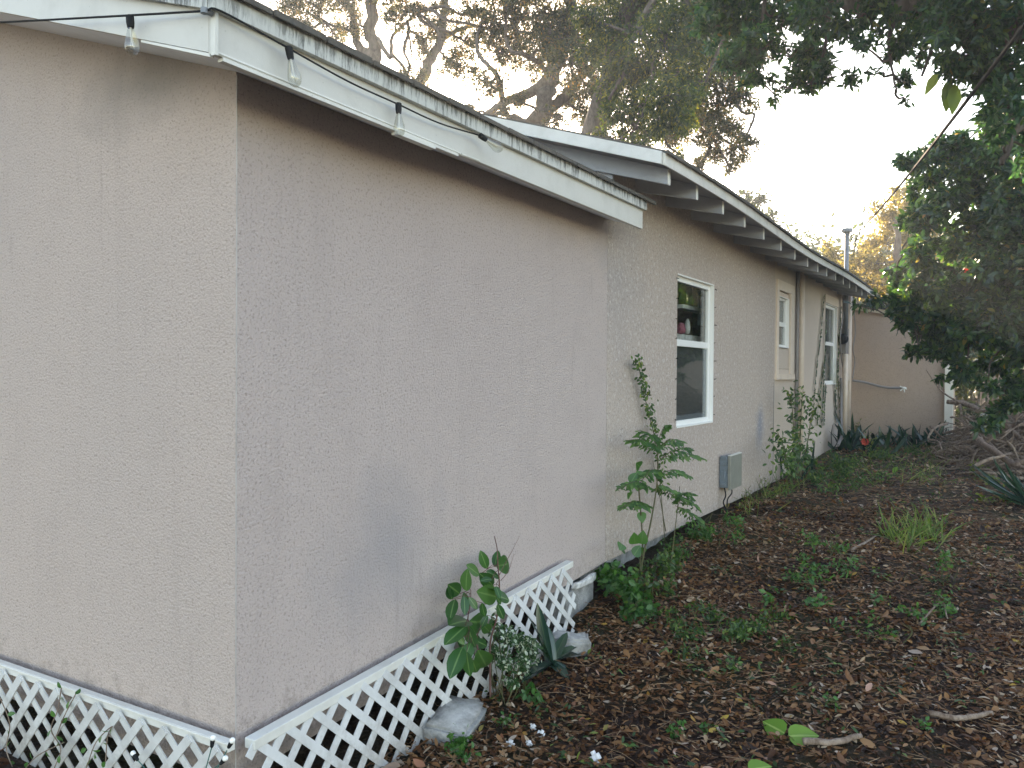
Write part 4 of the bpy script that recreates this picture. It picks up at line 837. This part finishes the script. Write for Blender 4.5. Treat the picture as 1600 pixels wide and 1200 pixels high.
# low green sprig below
for (u,v,s,lb) in ((828,1083,.05,'low leafy sprig in front of the strap-leaved plant'),(1060,1130,.03,'small green seedling lying nearest the bottom centre'),(1298,1105,.03,'small seedling right above the two bright leaves'),(1440,1140,.03,'little seedling beside the pale stick'),(1205,945,.05,'round-leaved weed, left of a pair'),(1270,950,.06,'round-leaved weed, right of a pair'),(1100,1125,.03,'tiny upright seedling at the left of the bright leaves'),(790,1118,.03,'tiny sprig right of the big concrete block'),(700,1160,.10,'leafy tangle in front of the big concrete block')):
    p=g3(u,v,.1 if v>1000 else .2,.02)
    leafblob('weed',lb,'weed',[(p+Vector((0,0,s*.4)),(s,s,s*.6))],m_heart,9000 if s<.05 else 4000,4,s*.8 if s<.09 else .028,s*.5 if s<.09 else .018,'small single weeds',simple=False)
# two bright fallen/growing leaves and one at the bottom
for (a,c,lb,r) in (((1226,1146),(1192,1126),'left one of the two big bright green leaves on the litter',.2),((1232,1150),(1278,1148),'right one of the two big bright green leaves on the litter',.9),((1170,1203),(1205,1196),'bright green leaf cut by the bottom edge',.5)):
    p=at(*a,z=.085); e=at(*c,z=.10); d=e-p; o=leaf_mesh('green_leaf',[p],[d],[Vector((-.15,-.75,.8))],[d.length*1.05],d.length*.82,'heart',False,.12,.08,[r],m_bigl); tag(o,lb,'leaf','large bright leaves')
    b=MB(); b.tube(curve_pts([p,p+Vector((0,.02,-.03)),Vector((p.x,p.y+.03,gz(p.x,p.y)))],4),.002,5); b.build('stem',m_stem,o)
# tall weed with fern-like leaves
tw=plant('tall_weed',(.2,3.1,.2),'tall weed with feathery divided leaves against the stucco wall')
def X(u,v,x=.22): return at(u,v,x=x)
stems=[[X(998,935,.3),X(1003,880,.25),X(1018,810,.24),X(1027,750),X(1027,690)],[X(1046,900,.3),X(1052,850,.28),X(1058,800),X(1062,760)],[X(1040,830),X(1030,770),X(1020,720)]]
b=MB()
for s,r in zip(stems,(.009,.006,.004)): c=curve_pts(s,5); b.tube(c,[r*(1-.6*i/(len(c)-1)) for i in range(len(c))],6)
P=[];D=[];Nn=[];L=[]
def frond(a,e,n=9,wl=.10):
    a=Vector(a);e=Vector(e); ax=(e-a); c=curve_pts([a,a+ax*.5+Vector((0,0,.04)),e],n); side=ax.cross(Vector((0,0,1))).normalized()
    side=(side*.6+Vector((0,0,-.25))); s2=(-side.copy()); s2.z=-.3
    b.tube(c,.0022,4); m=len(c)
    for i in range(2,m,2):
        t=i/(m-1); ll=wl*math.sin(math.pi*(.15+.8*t))
        for s_ in (side,s2):
            bd=(s_.normalized()*.8+ax.normalized()*.6)
            for k in range(4):
                q0=c[i]+bd*ll*(k/4); P.append(q0); D.append(bd+Vector(rv(1)[0])*.5+(Vector((0,0,-.2)))); L.append(ll*.52*random.uniform(.8,1.3)); Nn.append((CP-q0).normalized()+Vector((0,0,.8))+Vector(rv(1)[0])*.4)
for a,e in [((1030,705),(978,688)),((1030,705),(1000,672)),((1035,715),(1103,718)),((1032,700),(1062,690)),((1030,740),(1078,745)),((1025,760),(1050,775)),((1040,770),(1095,800)),((1055,790),(1100,825)),((1015,790),(968,795)),((1015,760),(965,765)),((1030,735),(1000,755)),((1030,720),(1080,700)),((1028,690),(1045,665)),((1060,790),(1075,770))]:
    frond(X(*a),X(*e,x=.22+random.uniform(0,.15)),9,.095)
leaf_mesh('leaflet',P,D,Nn,L,np.array(L)*.40,'lance',False,.2,.1,None,m_fern,tw); b.build('stem',m_stem,tw,True)
# creeper up the wall
vn=plant('climbing_vine',(.05,3.35,.3),'thin creeper with small leaves climbing above the feathery weed','vines','vine')
c=curve_pts([X(1040,860,.06),X(1032,760,.05),X(1024,690,.05),X(1012,640,.05),X(1002,595,.05),X(998,575,.05),X(989,563,.05)],8)
b=MB(); b.tube(c,.003,5); b.build('stem',m_stem,vn)
P=[p+Vector((abs(random.gauss(0,.02)),random.gauss(0,.026),random.gauss(0,.03))) for i_,p in enumerate(c[8:]) for _ in range(8 if i_<26 else 4)]
leaf_mesh('leaf',P,rv(len(P))+np.array([0,0,-.6]),rv(len(P))*.5+np.array([1,-.5,.4]),.034,.018,'oval',False,.2,.2,None,m_weed,vn)
# heart-leaved plant
hp=plant('heart_leaf_plant',(.3,2.95,.15),'stem with heart-shaped leaves rising left of the feathery weed')
P=[];D=[];L=[];Nn=[]
for a,e in [((992,850),(990,815)),((1002,850),(1008,815)),((975,858),(965,858)),((990,868),(1003,850)),((985,755),(998,735)),((1002,765),(992,745)),((996,745),(1013,728)),((985,775),(975,765)),((1002,800),(1005,830)),((1000,730),(988,715)),((972,850),(968,862)),((1005,865),(1000,845))]:
    p=X(*a);q0=X(*e,x=.25); P.append(p);D.append(q0-p);L.append(.075*random.uniform(.9,1.3));Nn.append((CP-p).normalized()+Vector(rv(1)[0])*.3)
leaf_mesh('leaf',P,D,Nn,L,np.array(L)*.85,'heart',False,.15,.1,None,m_heart,hp)
b=MB(); b.tube(curve_pts([X(1003,930,.3),X(1000,880),X(1004,850),X(1001,800),X(996,740)],5),.005,6); b.build('stem',m_stem,hp)
def mound(name,label,pts,mat,dens,L,W,group,k=6,cat='weed',simple=False,r=None,shape='oval'):
    cs=[]
    for (u,v,z,h,rr) in pts:
        p=at(u,v,z=z); cs.append((Vector((p.x,p.y,gz(p.x,p.y)+h*.5)),(rr,rr,h*.5)))
    return leafblob(name,label,cat,cs,mat,dens,k,L,W,group,simple=simple,shape=shape)
gp='weed clumps along the wall and yard'
mound('weed_clump','broad-leaved green clump at the pier, start of the bare wall foot',[(962,925,.2,.20,.10),(978,945,.2,.2,.12),(995,960,.18,.14,.10),(955,900,.25,.12,.08)],m_heart,1500,.055,.042,gp)
mound('weed_clump','leafy clump under the feathery weed',[(1030,890,.3,.25,.14),(1060,880,.3,.22,.15),(1020,925,.25,.18,.14),(1000,950,.22,.10,.10)],m_weed,1700,.04,.02,gp)
mound('weed_clump','loose green clump at the wall foot left of the grey junction box',[(1100,840,.3,.25,.16),(1080,865,.3,.2,.18),(1120,850,.3,.2,.16),(1140,830,.3,.12,.12)],m_fern,1500,.04,.018,gp)
mound('weed_clump','low dark weeds spreading at the centre of the yard',[(1060,1000,.13,.08,.16),(1090,985,.13,.1,.16),(1120,1000,.13,.09,.16),(1150,1010,.13,.07,.14),(1190,1000,.13,.08,.14),(1080,1040,.1,.05,.12),(1130,1050,.1,.06,.10),(1210,975,.15,.06,.12),(1230,1030,.1,.06,.05)],m_weed,3000,.030,.013,gp)
mound('weed_clump','taller weeds below the bright grass tuft, in the middle distance',[(1290,905,.22,.16,.16),(1300,880,.25,.18,.18),(1280,925,.2,.12,.16),(1320,900,.22,.12,.14)],m_fern,800,.04,.018,gp)
mound('weed_clump','weeds at the right below the bright grass',[(1475,925,.2,.2,.12),(1480,960,.2,.1,.12),(1440,965,.2,.08,.14),(1420,1000,.18,.06,.12),(1370,950,.2,.08,.1),(1325,1000,.15,.05,.18),(1360,985,.15,.04,.12)],m_fern,1000,.036,.016,gp)
mound('weed_clump','yellow-green weeds in front of the brush pile',[(1530,745,.4,.16,.14),(1545,760,.4,.12,.12),(1520,720,.42,.18,.14),(1490,700,.45,.28,.12),(1555,785,.38,.1,.14)],m_weedy,900,.05,.028,gp)
mound('weed_clump','tall light green weeds growing before the end wall',[(1345,690,.5,.45,.12),(1370,690,.5,.3,.2),(1400,690,.5,.3,.25),(1430,690,.5,.22,.25),(1360,700,.48,.25,.2)],m_weedy,800,.05,.024,gp)
mound('weed_clump','low bright green mat between the wall bush and red flower',[(1290,730,.42,.22,.28),(1320,740,.42,.2,.3),(1345,750,.42,.15,.3),(1270,755,.4,.16,.25),(1320,770,.4,.1,.25),(1370,720,.44,.18,.3),(1410,715,.44,.14,.3)],m_weed,1300,.05,.018,gp)
mound('weed_clump','sparse greens along the foot of the wall behind the junction box',[(1190,765,.38,.18,.12),(1175,775,.38,.12,.12),(1200,770,.38,.14,.2),(1165,790,.36,.08,.12)],m_weedy,600,.04,.012,gp)
# scattered tiny weeds as ground cover stuff
P=scatter(650,.15,5.5,1.0,12.5,inview); pz=[]
for x,y in P:
    for _ in range(random.randint(4,12)): pz.append((x+random.gauss(0,.035),y+random.gauss(0,.035),gz(x,y)+abs(random.gauss(.02,.02))+.01))
pz=np.array(pz); n=len(pz); dd=rv(n); dd[:,2]=np.abs(dd[:,2])*.6
o=leaf_mesh('ground_cover',pz,dd,np.c_[rng.normal(0,.4,(n,2)),np.ones(n)],rng.uniform(.02,.045,n),rng.uniform(.008,.02,n),'oval',False,.2,.3,None,m_weed); tag(o,'tiny green weeds sprinkled through the litter','ground cover',None,'stuff')
# bright grass tuft
gt=plant('grass_tuft',tuple(g3(1420,845,.3,0)),'bright yellow-green grass tuft in the middle of the litter','grass tufts')
P=[];D=[];L=[];
for (u,v) in ((1405,848),(1430,845),(1455,850),(1385,838),(1420,855),(1440,835),(1460,840)):
    for _ in range(26):
        p=g3(u+random.gauss(0,9),v+random.gauss(0,5),.3,0); P.append(p); D.append(Vector((random.gauss(.1,.55),random.gauss(0,.55),1))); L.append(random.uniform(.08,.28))
leaf_mesh('blade',P,D,rv(len(P)),L,.010,'strap',False,.3,rng.uniform(.1,.8,len(P)),None,m_grass,gt)
gt=plant('grass_tuft',tuple(g3(1190,790,.3,0)),'pale thin grass at the wall foot behind the junction box','grass tufts')
P=[];D=[];L=[]
for _ in range(120):
    u=random.uniform(1160,1260); p=g3(u,800-(u-1160)*.42+random.gauss(0,6),.35,0); P.append(p); D.append(Vector((random.gauss(.1,.6),random.gauss(0,.6),1))); L.append(random.uniform(.08,.25))
leaf_mesh('blade',P,D,rv(len(P)),L,.006,'strap',False,.3,rng.uniform(.1,.9,len(P)),None,m_grass,gt)
gt=plant('grass_tuft',tuple(g3(1400,740,.45,0)),'dry pale grass between red flower and brush pile','grass tufts')
P=[];D=[];L=[]
for _ in range(260):
    p=g3(random.uniform(1340,1480),random.uniform(715,760),.42,0); P.append(p); D.append(Vector((random.gauss(0,.9),random.gauss(0,.9),.7))); L.append(random.uniform(.08,.3))
leaf_mesh('blade',P,D,rv(len(P)),L,.006,'strap',False,.3,rng.uniform(.1,.9,len(P)),None,m_grass,gt)
# wall bush
wb=plant('wall_bush',(.3,9.0,.4),'airy bush with small leaves growing against the wall before the drain pipes')
stl_=[[X(1240,745,.35),X(1240,690,.3),X(1238,640,.25),X(1232,612,.25)],[X(1250,745,.35),X(1262,690,.3),X(1268,650,.28),X(1275,622,.28)],[X(1235,745,.35),X(1225,700,.3),X(1215,675,.3)],[X(1245,745,.35),X(1250,690,.3),X(1252,640,.3),X(1255,608,.3)],[X(1235,745,.4),X(1228,720,.4),X(1222,690,.4)]]
b=MB(); P=[]
for s in stl_:
    c=curve_pts(s,6); b.tube(c,[.009*(1-.7*i/(len(c)-1)) for i in range(len(c))],5)
    for i,p in enumerate(c[4:]):
        for _ in range(5): P.append(p+Vector((random.gauss(0,.07),random.gauss(0,.12),random.gauss(0,.06))))
for _ in range(150): P.append(X(random.gauss(1240,16),random.gauss(715,18),.4+random.gauss(0,.08)))
b.build('stem',m_stem,wb,True); leaf_mesh('leaf',P,rv(len(P))+np.array([0,0,-.2]),rv(len(P))*.6+np.array([.4,-.6,.5]),.065,.028,'oval',False,.2,.2,None,m_weed,wb)
# snake plants
def spikes(name,label,base,n,h,w,mat,sx=.12,lean=.25,group='dark spiky plants'):
    r=plant(name,tuple(base),label,group); P=[];D=[];L=[]
    for _ in range(n):
        P.append(Vector(base)+Vector((random.gauss(0,sx),random.gauss(0,sx),0))); D.append(Vector((random.gauss(0,lean),random.gauss(0,lean),1))); L.append(h*random.uniform(.5,1.1))
    leaf_mesh('leaf',P,D,rv(n),L,w,'strap',False,.3,rng.uniform(0,.5,n),None,mat,r); return r
spikes('spiky_plant','dark upright spiky plant touching the wall left of the wall bush',V3(.16,8.15,.38),16,.48,.035,m_strap,.07,.2)
spikes('spiky_plant','dark strap-leaved clump left of the red flower',V3(.35,11.6,.47),44,.55,.06,m_strap,.24,.45)
spikes('spiky_plant','dark strap-leaved row along the end wall',V3(1.1,12.9,.5),60,.42,.055,m_strap,.30,.6)
spikes('spiky_plant','bluish spiky plant in front of the corner post',V3(1.55,12.7,.5),24,.38,.06,m_strap,.18,.6)
q=at(1618,790,z=.38); q.z=.36; spikes('spiky_plant','dark arching fronds cut by the right edge of the photo',q,60,.60,.035,m_strap,.05,1.3)
# red flower
fl=plant('red_flower',tuple(at(1352,690,y=11.2)),'single coral red flower above the dark strap leaves',None,'flower')
pf=at(1352,690,y=11.2); P=[pf]*8; D=[Vector((math.cos(a)*.8,-.5,math.sin(a)*.8)) for a in [i*math.pi/4 for i in range(8)]]
leaf_mesh('petal',P,D,[Vector((0,-1,.3))]*8,.065,.055,'oval',False,.2,.15,None,m_flower,fl); b=MB(); b.tube(curve_pts([(pf.x,pf.y,gz(pf.x,pf.y)),pf+Vector((.02,0,-.08)),pf],4),.005,5); b.build('stem',m_stem,fl)
# stray coloured leaves
for (u,v,z,m,lb,L) in ((1395,745,.42,m_bigl,'single lime green leaf lying beyond the grass tuft',.10),(1353,1108,.05,m_pinkl,'pinkish fallen leaf upright in the litter',.05),(1133,800,.33,m_gold,'tan dead leaf at the wall foot below the junction box',.07),(748,1148,.05,m_gold,'yellow leaf beside the big concrete block',.035),(943,1146,.04,m_gold,'small yellow leaf lying in the open litter',.035)):
    p=g3(u,v,z,.03); o=leaf_mesh('fallen_leaf',[p],[Vector((.3,.2,.6))],[Vector((-.3,-1,.3))],[L],L*.6,'oval',False,.25,.2,[.7],m); tag(o,lb,'leaf','stray coloured leaves')
# segmented climbing stems on the far wall
vn=plant('climbing_vine',(.03,10.6,.5),'many dotted vine stems clinging to the wall below the farthest window','vines','vine')
b=MB(); P=[]
for s in ([X(1287,463,.02),X(1282,520,.02),X(1275,580,.02),X(1268,665,.02)],[X(1290,500,.02),X(1288,560,.02),X(1281,610,.02),X(1276,665,.02)],[X(1288,560,.02),X(1286,610,.02),X(1283,665,.02)],[X(1309,560,.02),X(1310,600,.02),X(1312,660,.02)],[X(1304,600,.02),X(1305,630,.02),X(1308,660,.02)],[X(1290,600,.02),X(1288,630,.02),X(1287,665,.02)],[X(1314,480,.02),X(1310,540,.02),X(1307,600,.02),X(1305,655,.02)]):
    c=curve_pts(s,12); b.tube(c,.003,4)
    for p,q0 in zip(c,c[1:]):
        for t in (0,.5): P.append(p+(q0-p)*t)
b.build('stem',m_stem,vn); n=len(P); leaf_mesh('leaf',P,np.c_[np.full(n,.3),rng.choice([-1,1],n),rng.normal(-.2,.3,n)],np.c_[np.ones(n),rng.normal(0,.3,(n,2))],.060,.045,'oval',False,.1,.2,None,m_can,vn)
# dead vine on left lattice
vn=plant('dry_vine',(-.5,-.1,.1),'withered vine stems and leaves on the lattice under the gable wall','vines','vine')
b=MB(); P=[]
for s in ([(96,1075),(90,1110),(80,1140),(95,1170),(85,1200)],[(118,1085),(100,1120),(88,1150)],[(165,1190),(168,1150),(175,1135),(150,1160),(135,1200)],[(0,1090),(15,1130),(10,1170),(20,1200)],[(100,1160),(60,1180),(40,1200)]):
    c=curve_pts([at(u,v,y=-.105) for u,v in s],6); b.tube(c,.0022,5); P+=[p for p in c[::4]]
b.build('stem',m_twig,vn); P+= [at(148,1178,y=-.12),at(135,1170,y=-.12)]; leaf_mesh('leaf',P,rv(len(P)),rv(len(P))+np.array([0,-1.5,0]),.03,.02,'oval',False,.2,.3,None,m_heart,vn)
# ================================================================ added volume imitating the veiling glare of the lens
hz=MB(); hz.box((-45,-8,-1.5),(45,60,22)); M=Mat('glare_veil'); 
pv=M.node('ShaderNodeVolumePrincipled'); pv.inputs['Density'].default_value=.0023; pv.inputs['Anisotropy'].default_value=.4; pv.inputs['Color'].default_value=(.84,.92,1,1)
M.n.remove(M.p); M.l.new(pv.outputs[0],M.out.inputs['Volume']); tag(hz.build('veil',M.m),'thin bright haze added to stand in for lens glare','veil',None,'stuff')
print('done')
